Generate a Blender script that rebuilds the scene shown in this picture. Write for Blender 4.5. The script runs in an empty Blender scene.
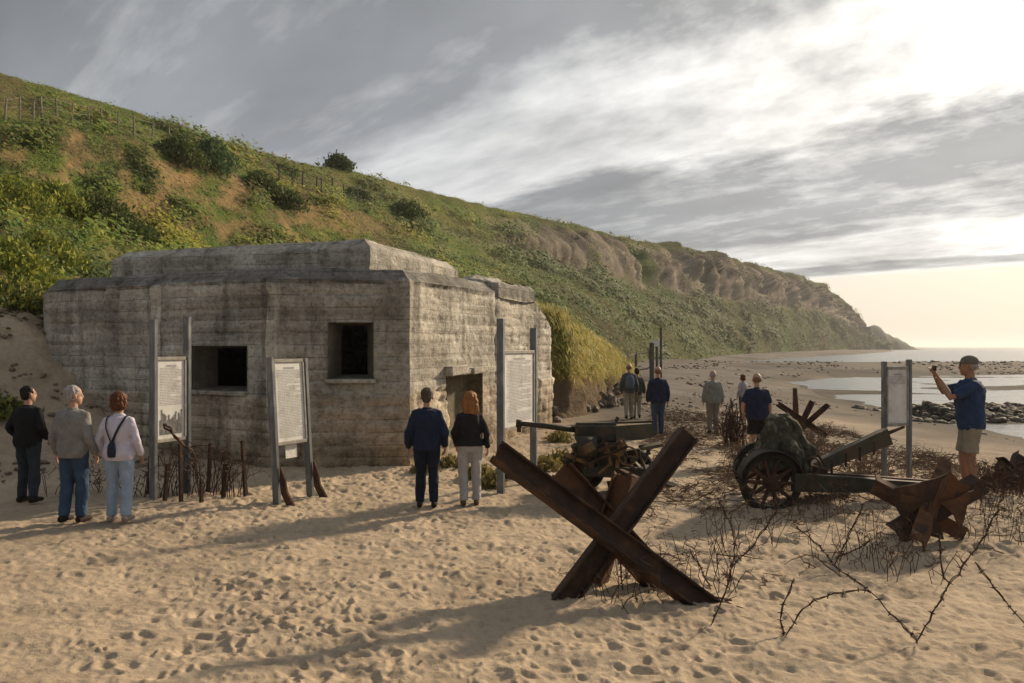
import bpy, bmesh, math, random
import numpy as np
from mathutils import Vector, Matrix, Euler, Quaternion

random.seed(7)
RNG = np.random.default_rng(11)
scene = bpy.context.scene
COL = scene.collection
F = 800.0          # focal length in picture pixels
CAMH = 2.3         # camera height over the sand


# ---------------------------------------------------------------- helpers
def at(px, py, Y):
    """World point at depth Y that the photo shows at pixel px, py."""
    return Vector(((px - 512) / F * Y, Y, CAMH + (347 - py) / F * Y))


def tag(o, label=None, cat=None, group=None, kind=None):
    if label: o['label'] = label
    if cat: o['category'] = cat
    if group: o['group'] = group
    if kind: o['kind'] = kind
    return o


def empty(name, loc=(0, 0, 0), rz=0.0):
    o = bpy.data.objects.new(name, None)
    o.empty_display_size = 0.2
    COL.objects.link(o)
    o.location = loc
    o.rotation_euler = (0, 0, rz)
    return o


def link(name, me, mat, parent=None, smooth=False):
    if mat is not None:
        me.materials.append(mat)
    if smooth:
        me.polygons.foreach_set('use_smooth', [True] * len(me.polygons))
    o = bpy.data.objects.new(name, me)
    COL.objects.link(o)
    if parent is not None:
        o.parent = parent
    return o


def kids(o):
    return [c for c in bpy.data.objects if c.parent == o]


def copy_tree(o, parent=None):
    c = o.copy()
    COL.objects.link(c)
    if parent is not None:
        c.parent = parent
    for ch in kids(o):
        if ch != c:
            copy_tree(ch, c)
    return c


def np_mesh(name, V, Fc):
    V = np.asarray(V, dtype=np.float32)
    Fc = np.asarray(Fc, dtype=np.int32)
    me = bpy.data.meshes.new(name)
    me.vertices.add(len(V))
    me.vertices.foreach_set('co', V.ravel())
    k = Fc.shape[1]
    me.loops.add(Fc.size)
    me.loops.foreach_set('vertex_index', Fc.ravel())
    me.polygons.add(len(Fc))
    me.polygons.foreach_set('loop_start', np.arange(0, Fc.size, k, dtype=np.int32))
    me.update(calc_edges=True)
    return me


def vcol(me, col, name='Col'):
    a = me.attributes.new(name, 'FLOAT_COLOR', 'POINT')
    c = np.ones((len(me.vertices), 4), dtype=np.float32)
    c[:, :3] = col
    a.data.foreach_set('color', c.ravel())


def grid_faces(nr, nc, wrap=False):
    r = np.arange(nr - 1)[:, None]
    c = np.arange(nc if wrap else nc - 1)[None, :]
    c2 = (c + 1) % nc
    a = r * nc + c
    b = r * nc + c2
    d = (r + 1) * nc + c2
    e = (r + 1) * nc + c
    return np.stack([a, b, d, e], -1).reshape(-1, 4)


# numpy noise
def _h(ix, iy, iz, seed):
    with np.errstate(over='ignore'):
        n = (ix.astype(np.int64) * 374761393 + iy.astype(np.int64) * 668265263 + iz.astype(np.int64) * 2147483647
             + seed * 1274126177) & 0xffffffff
        n = ((n ^ (n >> 13)) * 1274126177) & 0xffffffff
        n = ((n ^ (n >> 16)) * 2246822519) & 0xffffffff
        n = n ^ (n >> 15)
    return (n & 0xffffff) / float(0xffffff)


def vnoise(x, y, z=0.0, seed=0):
    x, y, z = np.broadcast_arrays(np.asarray(x, float), np.asarray(y, float), np.asarray(z, float))
    ix, iy, iz = np.floor(x), np.floor(y), np.floor(z)
    fx, fy, fz = x - ix, y - iy, z - iz
    fx = fx * fx * (3 - 2 * fx); fy = fy * fy * (3 - 2 * fy); fz = fz * fz * (3 - 2 * fz)
    r = 0
    for a in (0, 1):
        for b in (0, 1):
            for c in (0, 1):
                w = (fx if a else 1 - fx) * (fy if b else 1 - fy) * (fz if c else 1 - fz)
                r = r + w * _h(ix + a, iy + b, iz + c, seed)
    return r * 2 - 1


def fbm(x, y, z=0.0, oct=4, seed=0, gain=0.5):
    r = 0; a = 1.0; s = 0
    x = np.asarray(x, float); y = np.asarray(y, float); z = np.asarray(z, float)
    for i in range(oct):
        r = r + a * vnoise(x, y, z, seed + i)
        s += a; a *= gain; x = x * 2.03; y = y * 2.03; z = z * 2.03
    return r / s


def sst(a, b, x):
    t = np.clip((x - a) / (b - a), 0, 1)
    return t * t * (3 - 2 * t)


class MB:
    """Collects simple shapes that become ONE mesh object."""
    def __init__(s):
        s.v = []; s.f = []

    def add(s, vs, fs):
        b = len(s.v)
        s.v.extend(Vector(p) for p in vs)
        s.f.extend(tuple(i + b for i in f) for f in fs)

    def box(s, c, size, rot=None):
        hx, hy, hz = size[0] / 2, size[1] / 2, size[2] / 2
        b = min(hx, hy, hz) * 0.18
        vs = []
        # chamfered box: 24 verts
        idx = {}
        for sx in (-1, 1):
            for sy in (-1, 1):
                for sz in (-1, 1):
                    for ax in range(3):
                        p = [sx * (hx - b), sy * (hy - b), sz * (hz - b)]
                        p[ax] += (sx, sy, sz)[ax] * b
                        idx[(sx, sy, sz, ax)] = len(vs)
                        vs.append(Vector(p))
        fs = []
        for ax in range(3):
            o1, o2 = (ax + 1) % 3, (ax + 2) % 3
            for sg in (-1, 1):
                q = []
                for (a, bb) in ((-1, -1), (1, -1), (1, 1), (-1, 1)):
                    k = [0, 0, 0]; k[ax] = sg; k[o1] = a; k[o2] = bb
                    q.append(idx[(k[0], k[1], k[2], ax)])
                fs.append(q if sg > 0 else q[::-1])
            for a in (-1, 1):      # edges along ax
                for bb in (-1, 1):
                    k0 = [0, 0, 0]; k1 = [0, 0, 0]
                    k0[ax], k1[ax] = -1, 1
                    k0[o1] = k1[o1] = a; k0[o2] = k1[o2] = bb
                    q = [idx[(*k0, o1)], idx[(*k1, o1)], idx[(*k1, o2)], idx[(*k0, o2)]]
                    fs.append(q)
        for sx in (-1, 1):
            for sy in (-1, 1):
                for sz in (-1, 1):
                    fs.append([idx[(sx, sy, sz, k)] for k in range(3)])
        R = rot if rot is not None else Matrix.Identity(3)
        c = Vector(c)
        s.add([R @ p + c for p in vs], fs)

    def bar(s, p, q, w, h, up=(0, 0, 1)):
        p, q = Vector(p), Vector(q)
        d = (q - p); L = d.length; d.normalize()
        up = Vector(up)
        x = d.cross(up)
        if x.length < 1e-4: x = d.cross(Vector((0, 1, 0)))
        x.normalize(); z = x.cross(d).normalized()
        R = Matrix((x, d, z)).transposed()
        s.box((p + q) / 2, (w, L, h), R)

    def tube(s, pts, rad, n=8, cap=True, side=None):
        """rad: number, or list of numbers / (ra, rb) pairs; ra lies along `side`."""
        pts = [Vector(p) for p in pts]
        m = len(pts)
        if not isinstance(rad, (list, tuple)): rad = [rad] * m
        rad = [(r, r) if not isinstance(r, (list, tuple)) else r for r in rad]
        vs = []; fs = []
        prev = None
        for i in range(m):
            if i == 0: d = pts[1] - pts[0]
            elif i == m - 1: d = pts[-1] - pts[-2]
            else: d = (pts[i + 1] - pts[i]).normalized() + (pts[i] - pts[i - 1]).normalized()
            if d.length < 1e-9: d = Vector((0, 0, 1))
            d.normalize()
            ref = Vector(side) if side is not None else (prev if prev is not None else
                  (Vector((0, 0, 1)) if abs(d.z) < .9 else Vector((1, 0, 0))))
            a = ref - d * ref.dot(d)
            if a.length < 1e-5: a = d.orthogonal()
            a.normalize(); b = d.cross(a); prev = a
            for k in range(n):
                t = 2 * math.pi * k / n
                vs.append(pts[i] + a * (math.cos(t) * rad[i][0]) + b * (math.sin(t) * rad[i][1]))
        for i in range(m - 1):
            for k in range(n):
                k2 = (k + 1) % n
                fs.append((i * n + k, i * n + k2, (i + 1) * n + k2, (i + 1) * n + k))
        if cap:
            fs.append(tuple(range(n))[::-1])
            fs.append(tuple((m - 1) * n + k for k in range(n)))
        s.add(vs, fs)

    def blob(s, c, r, rot=None, nu=14, nv=9):
        c = Vector(c)
        if not isinstance(r, (list, tuple)): r = (r, r, r)
        R = rot if rot is not None else Matrix.Identity(3)
        vs = [R @ Vector((0, 0, -r[2])) + c]
        for j in range(1, nv):
            ph = -math.pi / 2 + math.pi * j / nv
            for k in range(nu):
                t = 2 * math.pi * k / nu
                vs.append(R @ Vector((r[0] * math.cos(ph) * math.cos(t), r[1] * math.cos(ph) * math.sin(t), r[2] * math.sin(ph))) + c)
        vs.append(R @ Vector((0, 0, r[2])) + c)
        fs = []
        for k in range(nu):
            fs.append((0, 1 + (k + 1) % nu, 1 + k))
            for j in range(nv - 2):
                a = 1 + j * nu + k; b = 1 + j * nu + (k + 1) % nu
                fs.append((a, b, b + nu, a + nu))
            a = 1 + (nv - 2) * nu
            fs.append((len(vs) - 1, a + k, a + (k + 1) % nu))
        s.add(vs, fs)

    def prism(s, poly, z0, z1):
        """poly: list of (x, y), counterclockwise."""
        n = len(poly)
        vs = [(x, y, z0) for x, y in poly] + [(x, y, z1) for x, y in poly]
        fs = [tuple(range(n))[::-1], tuple(range(n, 2 * n))]
        for i in range(n):
            j = (i + 1) % n
            fs.append((i, j, n + j, n + i))
        s.add(vs, fs)

    def ring(s, c, axis, R, r, n=28, m=8, flat=None):
        """torus; flat=(a,b): section half-sizes along axis / radially"""
        c = Vector(c); ax = Vector(axis).normalized(); u = ax.orthogonal().normalized(); w = ax.cross(u)
        a_, b_ = flat if flat else (r, r)
        vs = []; fs = []
        for i in range(n):
            t = 2 * math.pi * i / n
            rd = u * math.cos(t) + w * math.sin(t)
            for k in range(m):
                p = 2 * math.pi * k / m
                vs.append(c + rd * (R + b_ * math.cos(p)) + ax * (a_ * math.sin(p)))
        for i in range(n):
            for k in range(m):
                i2 = (i + 1) % n; k2 = (k + 1) % m
                fs.append((i * m + k, i2 * m + k, i2 * m + k2, i * m + k2))
        s.add(vs, fs)

    def disc(s, c, axis, R, th, n=24):
        c = Vector(c); ax = Vector(axis).normalized()
        s.tube([c - ax * th / 2, c + ax * th / 2], R, n=n)

    def mesh(s, name):
        me = bpy.data.meshes.new(name)
        me.from_pydata([tuple(p) for p in s.v], [], s.f)
        me.update()
        return me

    def build(s, name, mat, parent=None, smooth=False):
        return link(name, s.mesh(name), mat, parent, smooth)

    def remesh(s, name, mat, parent=None, voxel=.012, smooth=4, folds=0.0, fscale=14.0, seed=0):
        """Fuse everything collected into one continuous skin."""
        me = s.mesh(name)
        bm = bmesh.new(); bm.from_mesh(me)
        bmesh.ops.recalc_face_normals(bm, faces=bm.faces); bm.to_mesh(me); bm.free()
        o = bpy.data.objects.new(name, me); COL.objects.link(o)
        md = o.modifiers.new('r', 'REMESH'); md.mode = 'VOXEL'; md.voxel_size = voxel; md.adaptivity = 0
        if smooth:
            sm = o.modifiers.new('s', 'SMOOTH'); sm.iterations = smooth; sm.factor = .5
        dg = bpy.context.evaluated_depsgraph_get(); dg.update()
        nm = bpy.data.meshes.new_from_object(o.evaluated_get(dg))
        bpy.data.objects.remove(o); bpy.data.meshes.remove(me)
        nm.name = name
        if folds and len(nm.vertices):
            n = len(nm.vertices)
            co = np.empty(n * 3, np.float32); nm.vertices.foreach_get('co', co); co = co.reshape(-1, 3)
            no = np.empty(n * 3, np.float32); nm.vertex_normals.foreach_get('vector', no); no = no.reshape(-1, 3)
            d = fbm(co[:, 0] * fscale, co[:, 1] * fscale, co[:, 2] * fscale * .7 + co[:, 0] * fscale * .5, 3, seed)
            co = co + no * np.array([1, 1, .25]) * (np.maximum(d, -.38) * folds)[:, None]
            nm.vertices.foreach_set('co', co.ravel()); nm.update()
        return link(name, nm, mat, parent, True)


# ---------------------------------------------------------------- materials
def srgb(r, g, b):
    f = lambda c: (c / 255 / 12.92) if c / 255 <= .04045 else ((c / 255 + .055) / 1.055) ** 2.4
    return (f(r), f(g), f(b))


def newmat(name):
    m = bpy.data.materials.new(name); m.use_nodes = True
    nt = m.node_tree
    for n in list(nt.nodes): nt.nodes.remove(n)
    out = nt.nodes.new('ShaderNodeOutputMaterial')
    b = nt.nodes.new('ShaderNodeBsdfPrincipled')
    nt.links.new(b.outputs[0], out.inputs[0])
    return m, nt, b, out


def node(nt, typ, ins=None, **kw):
    n = nt.nodes.new(typ)
    for k, v in kw.items(): setattr(n, k, v)
    for k, v in (ins or {}).items():
        if hasattr(v, 'is_output') or isinstance(v, bpy.types.NodeSocket): nt.links.new(v, n.inputs[k])
        else: n.inputs[k].default_value = v
    return n


def c4(c): return (c[0], c[1], c[2], 1)


def ramp(nt, fac, stops, interp='LINEAR'):
    n = nt.nodes.new('ShaderNodeValToRGB'); n.color_ramp.interpolation = interp
    e = n.color_ramp.elements
    while len(e) > 1: e.remove(e[-1])
    e[0].position = stops[0][0]; e[0].color = c4(stops[0][1])
    for p, c in stops[1:]:
        k = e.new(p); k.color = c4(c)
    nt.links.new(fac, n.inputs[0])
    return n.outputs[0]


def noise_tex(nt, vec, scale, detail=4, rough=.55):
    return node(nt, 'ShaderNodeTexNoise', {'Vector': vec, 'Scale': scale, 'Detail': detail, 'Roughness': rough}).outputs[0]


def mat(name, ca, cb=None, cc=None, scale=4.0, rough=.8, bump=.25, bscale=30.0, metal=0.0, stretch=(1, 1, 1), coat=0, bdist=.01, trans=0):
    """Two or three tone weathered surface."""
    m, nt, b, out = newmat(name)
    tc = node(nt, 'ShaderNodeTexCoord').outputs['Object']
    mp = node(nt, 'ShaderNodeMapping', {'Vector': tc, 'Scale': stretch}).outputs[0]
    cb = cb or tuple(c * .7 for c in ca)
    stops = [(.36, ca), (.54, cb)] + ([(.67, cc)] if cc else [])
    c = ramp(nt, noise_tex(nt, mp, scale, 6, .6), stops)
    nt.links.new(c, b.inputs['Base Color'])
    b.inputs['Roughness'].default_value = rough
    b.inputs['Metallic'].default_value = metal
    b.inputs['Specular IOR Level'].default_value = .3
    if bump:
        bp = node(nt, 'ShaderNodeBump', {'Height': noise_tex(nt, mp, bscale, 5, .65), 'Strength': bump, 'Distance': bdist})
        nt.links.new(bp.outputs[0], b.inputs['Normal'])
    if trans:
        t = node(nt, 'ShaderNodeBsdfTranslucent', {'Color': c})
        mx = node(nt, 'ShaderNodeMixShader', {0: trans, 1: b.outputs[0], 2: t.outputs[0]})
        nt.links.new(mx.outputs[0], out.inputs[0])
    return m


def leafmat(name, trans=.35, rough=.75):
    m, nt, b, out = newmat(name)
    a = node(nt, 'ShaderNodeAttribute', attribute_name='Col').outputs['Color']
    nt.links.new(a, b.inputs['Base Color'])
    b.inputs['Roughness'].default_value = rough
    b.inputs['Specular IOR Level'].default_value = .15
    t = node(nt, 'ShaderNodeBsdfTranslucent', {'Color': a})
    mx = node(nt, 'ShaderNodeMixShader', {0: trans, 1: b.outputs[0], 2: t.outputs[0]})
    nt.links.new(mx.outputs[0], out.inputs[0])
    return m


class E:
    """tiny expression builder over math nodes"""
    nt = None
    def __init__(s, sock): s.s = sock
    @staticmethod
    def op(o, *a, clamp=False):
        n = E.nt.nodes.new('ShaderNodeMath'); n.operation = o; n.use_clamp = clamp
        for i, x in enumerate(a):
            if isinstance(x, E): E.nt.links.new(x.s, n.inputs[i])
            else: n.inputs[i].default_value = x
        return E(n.outputs[0])
    def __add__(s, o): return E.op('ADD', s, o)
    __radd__ = __add__
    def __sub__(s, o): return E.op('SUBTRACT', s, o)
    def __rsub__(s, o): return E.op('SUBTRACT', o, s)
    def __mul__(s, o): return E.op('MULTIPLY', s, o)
    __rmul__ = __mul__
    def __truediv__(s, o): return E.op('DIVIDE', s, o)
    def __rtruediv__(s, o): return E.op('DIVIDE', o, s)
    def __pow__(s, o): return E.op('POWER', s, o)


def smoothE(x, a, b):
    n = E.nt.nodes.new('ShaderNodeMapRange'); n.interpolation_type = 'SMOOTHSTEP'
    E.nt.links.new(x.s, n.inputs[0]); n.inputs[1].default_value = a; n.inputs[2].default_value = b
    return E(n.outputs[0])
# ---------------------------------------------------------------- camera, light, sky
cam = bpy.data.cameras.new('camera'); cam_o = bpy.data.objects.new('camera', cam); COL.objects.link(cam_o)
cam_o.location = (0, 0, CAMH); cam_o.rotation_euler = (math.pi / 2, 0, 0)
cam.sensor_width = 36; cam.lens = 36 * F / 1024; cam.shift_y = 5.5 / 1024
cam.clip_start = .05; cam.clip_end = 20000
scene.camera = cam_o

SUN_AZ, SUN_EL = math.radians(45), math.radians(24)      # to the right of the view axis / over the horizon
sd = Vector((math.sin(SUN_AZ) * math.cos(SUN_EL), math.cos(SUN_AZ) * math.cos(SUN_EL), math.sin(SUN_EL)))
sl = bpy.data.lights.new('sun', 'SUN'); sl.energy = 4.0; sl.angle = math.radians(3.5); sl.color = (1.0, .80, .56)
so = bpy.data.objects.new('sun', sl); COL.objects.link(so)
so.rotation_euler = (-sd).to_track_quat('-Z', 'Y').to_euler(); so.location = (30, 30, 40)

w = bpy.data.worlds.new('World'); scene.world = w; w.use_nodes = True
nt = w.node_tree
for n in list(nt.nodes): nt.nodes.remove(n)
E.nt = nt
wo = nt.nodes.new('ShaderNodeOutputWorld'); bg = nt.nodes.new('ShaderNodeBackground')
nt.links.new(bg.outputs[0], wo.inputs[0])
BGS = 0.1
bg.inputs[1].default_value = BGS
sky = nt.nodes.new('ShaderNodeTexSky'); sky.sky_type = 'NISHITA'; sky.sun_disc = False
sky.sun_elevation = SUN_EL; sky.sun_rotation = SUN_AZ; sky.air_density = 1.2; sky.dust_density = 3.0
tcs = nt.nodes.new('ShaderNodeTexCoord').outputs['Generated']
sx = nt.nodes.new('ShaderNodeSeparateXYZ'); nt.links.new(tcs, sx.inputs[0])
dx, dy, dz = (E(sx.outputs[i]) for i in range(3))
zc = E.op('MAXIMUM', dz, .012)
X = dx / zc; Yp = dy / zc                                 # the cloud deck, one unit up
q = X * .785 + Yp * .62                                   # across the streaks
p = X * -.62 + Yp * .785                                  # along the streaks
lq = E.op('LOGARITHM', E.op('MAXIMUM', q, -.6) + 1.6, math.e)
def cxyz(a, b, c=0.0):
    n = nt.nodes.new('ShaderNodeCombineXYZ')
    for i, x in enumerate((a, b, c)):
        if isinstance(x, E): nt.links.new(x.s, n.inputs[i])
        else: n.inputs[i].default_value = x
    return n.outputs[0]
rng_ = E.op('SQRT', X * X + Yp * Yp) + 1.0
lp = p / rng_ * 3.0
big = E(noise_tex(nt, cxyz(lq * 2.2, lp * 1.1, 3.1), 1.0, 5, .55)) - .5
mid = E(noise_tex(nt, cxyz(lq * 7.0, lp * 2.2, 1.7), 1.0, 7, .62)) - .5
fin = E(noise_tex(nt, cxyz(lq * 20.0, lp * 11.0, 9.2), 1.0, 5, .62)) - .5
lw = lq + big * .42 + mid * .20
# profile across the streaks (log scale): 1 = thick grey cloud, 0 = thin bright cloud
L = lambda v: math.log(v + 1.6)
def band(a0, a1, b0, b1, x_=None): return smoothE(x_ or lw, L(a0), L(a1)) * (1.0 - smoothE(x_ or lw, L(b0), L(b1)))
lw1 = lq + big * .60 + mid * .34
d1 = 1.0 - smoothE(lw1, L(1.55), L(2.5))                  # big grey sheet, upper left
d2 = band(3.0, 3.9, 6.2, 7.6, lq + big * .34 + mid * .30)                             # long grey bank
lw2 = lq + big * .12 + mid * .10
d3 = smoothE(lw2, L(9.0), L(9.5)) * (1.0 - smoothE(lw2, L(10.2), L(10.9)))   # thin low streak
dens = E.op('MAXIMUM', E.op('MAXIMUM', d1, d2 * .92), d3 * .85)
sdot = dx * sd.x + dy * sd.y + dz * sd.z
glow = smoothE(sdot, .56, 1.02)
streak = E(noise_tex(nt, cxyz(lq * 15.0, lp * 4.6, 4.4), 1.0, 6, .6)) - .5
dens = E.op('ADD', E.op('MAXIMUM', dens, .26), mid * 1.2 + fin * (.25 + .6 * glow) + streak * 1.0, clamp=True)
sdot = dx * sd.x + dy * sd.y + dz * sd.z
glow2 = glow * glow
def mixc(f, a, b):
    n = nt.nodes.new('ShaderNodeMix'); n.data_type = 'RGBA'
    nt.links.new(f.s, n.inputs[0])
    for i, c in ((6, a), (7, b)):
        if isinstance(c, tuple): n.inputs[i].default_value = c4(c)
        else: nt.links.new(c, n.inputs[i])
    return n.outputs[2]
k = 1 / BGS
def kc(r, g, b, m=1.0): return (r * k * m, g * k * m, b * k * m)
bright = mixc(glow2, kc(.47, .475, .48), kc(1.0, .965, .90))
grey = mixc(glow2, kc(.188, .200, .216), kc(.32, .318, .312))
cloud = mixc(dens, bright, grey)
tone = E(noise_tex(nt, cxyz(lq * 3.3, lp * 1.5, 5.5), 1.0, 4, .5))
cl2 = nt.nodes.new('ShaderNodeMix'); cl2.data_type = 'RGBA'; cl2.blend_type = 'MULTIPLY'; cl2.inputs[0].default_value = 1
nt.links.new(cloud, cl2.inputs[6]); tv = tone * 1.2 + .42
nt.links.new(cxyz(tv, tv, tv), cl2.inputs[7])
# low clear strip over the sea: pale yellow haze seen through the Nishita sky
clear_c = mixc(glow, kc(.40, .37, .33), kc(.53, .50, .445))
hz = mixc(smoothE(dz, .0, .10), clear_c, kc(.56, .53, .47))
skm = nt.nodes.new('ShaderNodeMix'); skm.data_type = 'RGBA'; skm.inputs[0].default_value = .92
nt.links.new(sky.outputs[0], skm.inputs[6]); nt.links.new(hz, skm.inputs[7])
cover = 1.0 - smoothE(lw2, L(10.2), L(11.3))
fincol = mixc(cover, skm.outputs[2], cl2.outputs[2])
nt.links.new(fincol, bg.inputs[0])

scene.view_settings.view_transform = 'Standard'; scene.view_settings.look = 'None'
scene.view_settings.exposure = 0.6; scene.view_settings.gamma = 1.0; scene.view_settings.use_curve_mapping = False
scene.render.engine = 'CYCLES'
cy = scene.cycles
cy.use_denoising = True; cy.max_bounces = 6; cy.diffuse_bounces = 3; cy.glossy_bounces = 3; cy.transmission_bounces = 3
cy.volume_bounces = 0; cy.caustics_reflective = False; cy.caustics_refractive = False
try: cy.denoiser = 'OPENIMAGEDENOISE'
except Exception: pass

# ---------------------------------------------------------------- ground
SEA = -0.6
SH_Y = np.array([-300, -50, 0, 10, 20, 28, 36, 45, 55, 66, 75, 160, 230, 330, 450, 700, 900, 5000])
SH_X = np.array([10, 14, 15, 16, 16.4, 15.8, 15.6, 16.2, 18.2, 22.5, 29, 45, 83, 143, 210, 335, 420, 2600.])


def ground0(x, y):
    """Smooth beach: dunes, foreshore, gravel spit."""
    x = np.asarray(x, float); y = np.asarray(y, float)
    wob = fbm(x * .06 + 7, y * .06, 0, 3, 5) * np.clip(y, 10, 60) * .015 + fbm(x * .3, y * .22, 0, 3, 6) * 1.5 * sst(20, 32, y)
    xs = np.interp(y, SH_Y, SH_X) + wob
    d = xs - x                                         # metres inland of the water line
    h = np.where(d > 0, SEA + .75 * (1 - np.exp(-d / 9.0)), SEA + np.maximum(d, -60) * .035)
    lift = sst(14, 34, d)
    h = h + lift * .0
    h = h - (SEA + .75 * (1 - math.exp(-15 / 9.0))) * sst(4, 15, d)   # level sand is z = 0
    # gravel spit
    sp = np.exp(-((y - (108 + .10 * (x - 40))) / (23 + 4 * vnoise(x * .03, 3.0))) ** 2 * 1.0)
    far = 1 - sst(90, 150, x)
    h = np.maximum(h, SEA + (1.15 * sp - .32) * (.35 + .65 * far))
    # dark rock bar in the shallows
    rb = np.exp(-((y - (33.5 + .12 * (x - 18))) / 3.0) ** 2) * sst(15.5, 17.5, x)
    h = np.maximum(h, SEA + .62 * rb - .22 + fbm(x * .5, y * .5, 0, 3, 8) * .22 * (rb > .1))
    flat = SEA - .14 + .34 * fbm(x * .09, y * .30, 0, 4, 10)
    h = np.where((d < 0) & (y > 24) & (y < 90), np.maximum(h, flat), h)
    rc = np.exp(-((y - 56) / 3.0) ** 2) * sst(27, 30, x) * (1 - sst(40, 46, x))
    h = np.maximum(h, SEA + .30 * rc - .2 + fbm(x * .25, y * .4, 0, 3, 9) * .2)
    # dune at the left of the bunker
    h = h + (3.0 + .25 * vnoise(x * .9, y * .9, 0, 19)) * sst(0, 1, (-x - 6.4) / 5.6) * sst(0, 1, (y - 12.6) / 6.4)
    # rising right-hand sand
    h = h + .34 * np.exp(-((x - 6.6) ** 2 / 9 + (y - 11.8) ** 2 / 7))
    # ridge of dry sand towards the bank
    h = h + .35 * sst(24, 60, y) * (1 - sst(10, 16, x - .12 * y)) * (1 - sst(200, 300, y))
    h = h + fbm(x * .16, y * .16, 0, 3, 21) * .10 * sst(0, 8, d)
    return h


def craters(x, y, cell, seed, rmin, rmax, dep, prob):
    gx, gy = np.floor(x / cell), np.floor(y / cell)
    out = np.zeros_like(x)
    for i in (-1, 0, 1):
        for j in (-1, 0, 1):
            cx, cy_ = gx + i, gy + j
            z = np.zeros_like(cx)
            r1, r2, r3, r4, r5 = (_h(cx, cy_, z + k_, seed) for k_ in range(5))
            px_ = (cx + .1 + .8 * r1) * cell; py_ = (cy_ + .1 + .8 * r2) * cell
            a = r3 * math.pi
            ux = (x - px_) * np.cos(a) + (y - py_) * np.sin(a)
            uy = -(x - px_) * np.sin(a) + (y - py_) * np.cos(a)
            R = rmin + (rmax - rmin) * r4
            d2 = (ux / R) ** 2 + (uy / (R * .58)) ** 2
            d = np.sqrt(d2)
            hh = -np.where(d < 1, (1 - d2) ** 2, 0) + .42 * np.exp(-((d - 1.12) / .27) ** 2)
            out = out + np.where(r5 < prob, hh * dep * (.5 + r1), 0)
    return out


def ground(x, y):
    x = np.asarray(x, float); y = np.asarray(y, float)
    return ground0(x, y)


def gz(x, y): return float(ground0(np.array([x]), np.array([y]))[0])


a1 = np.radians(np.arange(-41, 41.0001, .115))
a2 = np.radians(np.arange(44, 316.01, 4.0))
ang = np.concatenate([a1, a2])
rr = [.25, .6, 1.1, 1.8, 2.6, 3.4]
r_ = 4.0
while r_ < 26: rr.append(r_); r_ *= 1.0042
while r_ < 160: rr.append(r_); r_ *= 1.012
while r_ < 8500: rr.append(r_); r_ *= 1.055
rr = np.array(rr)
Rg, Ag = np.meshgrid(rr, ang, indexing='ij')
gx_ = Rg * np.sin(Ag); gy_ = Rg * np.cos(Ag)
hz_ = ground0(gx_, gy_)
near = (1 - sst(20, 30, Rg)) * sst(-2.5, .5, np.interp(gy_, SH_Y, SH_X) - gx_ - 4)
wx_ = gx_ + .05 * fbm(gx_ * 5, gy_ * 5, 0, 2, 71); wy_ = gy_ + .05 * fbm(gx_ * 5 + 9, gy_ * 5, 0, 2, 72)
foot = craters(wx_, wy_, .20, 3, .06, .115, .021, .9) + craters(wx_ + 2.2, wy_ - 3.1, .33, 14, .11, .18, .024, .5) \
     + craters(wx_ + 4.1, wy_ + 2.7, .15, 16, .045, .08, .013, .8) + craters(wx_ + 7.7, wy_ + 3.1, .95, 18, .26, .46, .020, .5) + fbm(wx_ * 4.2, wy_ * 3.6, 0, 2, 34) * .020
wav = fbm(gx_ * 1.6, gy_ * 2.4, 0, 4, 31) * .042 + fbm(gx_ * 2.1, gy_ * 2.1, hz_ * 2, 4, 33) * .17 * sst(.2, 1.2, hz_) + fbm(gx_ * 9, gy_ * 9, 0, 3, 37) * .010
dn = sst(.3, 1.6, hz_)                                       # dune face is looser, fewer prints
hz_ = hz_ + near * (foot * .74 * (1.2 - .2 * dn) * (.85 + .75 * fbm(gx_ * .45, gy_ * .45, 0, 2, 77)) + wav)
hz_ = np.where(Rg > 30, hz_ + fbm(gx_ * .35, gy_ * .35, 0, 3, 41) * .05 * (1 - sst(200, 400, Rg)), hz_)
V = np.stack([gx_, gy_, hz_], -1).reshape(-1, 3)
Fg = grid_faces(len(rr), len(ang), wrap=True)[:, ::-1]
V_beach_min = V[:, 2].min()
me = np_mesh('beach', V, Fg)
# zones: dry sand / gravel / wet sand
xs_ = np.interp(gy_, SH_Y, SH_X)
peb = np.clip(sst(12, 40, gy_ + fbm(gx_ * .2, gy_ * .2, 0, 3, 51) * 12) * 1.0, 0, 1)
wet = (1 - sst(SEA + .05, SEA + .40, hz_ + fbm(gx_ * .4, gy_ * .4, 0, 3, 52) * .12))
rocky = 1.5 * np.exp(-((gy_ - (33.5 + .12 * (gx_ - 18))) / 4.6) ** 2) * sst(14.2, 16.5, gx_) + np.exp(-((gy_ - 56) / 3.6) ** 2) * sst(26, 29, gx_)
sand = np.array([.42, .335, .24]); pebc = np.array([.125, .112, .099]); wetc = np.array([.13, .105, .08]); rock = np.array([.05, .045, .04])
cg = sand[None, None] * (1 - peb[..., None]) + pebc * peb[..., None]
gsp = (np.exp(-((gy_ - 108) / 30) ** 2) * .75 * (1 - .6 * (gx_ < 25)))[..., None]; cg = cg * (1 - gsp) + np.array([.10, .085, .07]) * gsp
cg = cg * (1 - wet[..., None]) + wetc * wet[..., None]
rocky = np.maximum(rocky, ((xs_ - gx_) < -1.5) * (gy_ > 24) * (gy_ < 90) * .8)
rk = np.clip(rocky, 0, 1)[..., None]
cg = cg * (1 - rk) + rock * rk
cg = cg * (1 + .16 * fbm(gx_ * .9, gy_ * .9, 0, 4, 61))[..., None]
cg = cg * (1 - peb * (.5 * sst(-.05, .35, fbm(gx_ * .13, gy_ * .07, 0, 4, 62)) + .3 * fbm(gx_ * .5, gy_ * .35, 0, 3, 63)))[..., None]
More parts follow.
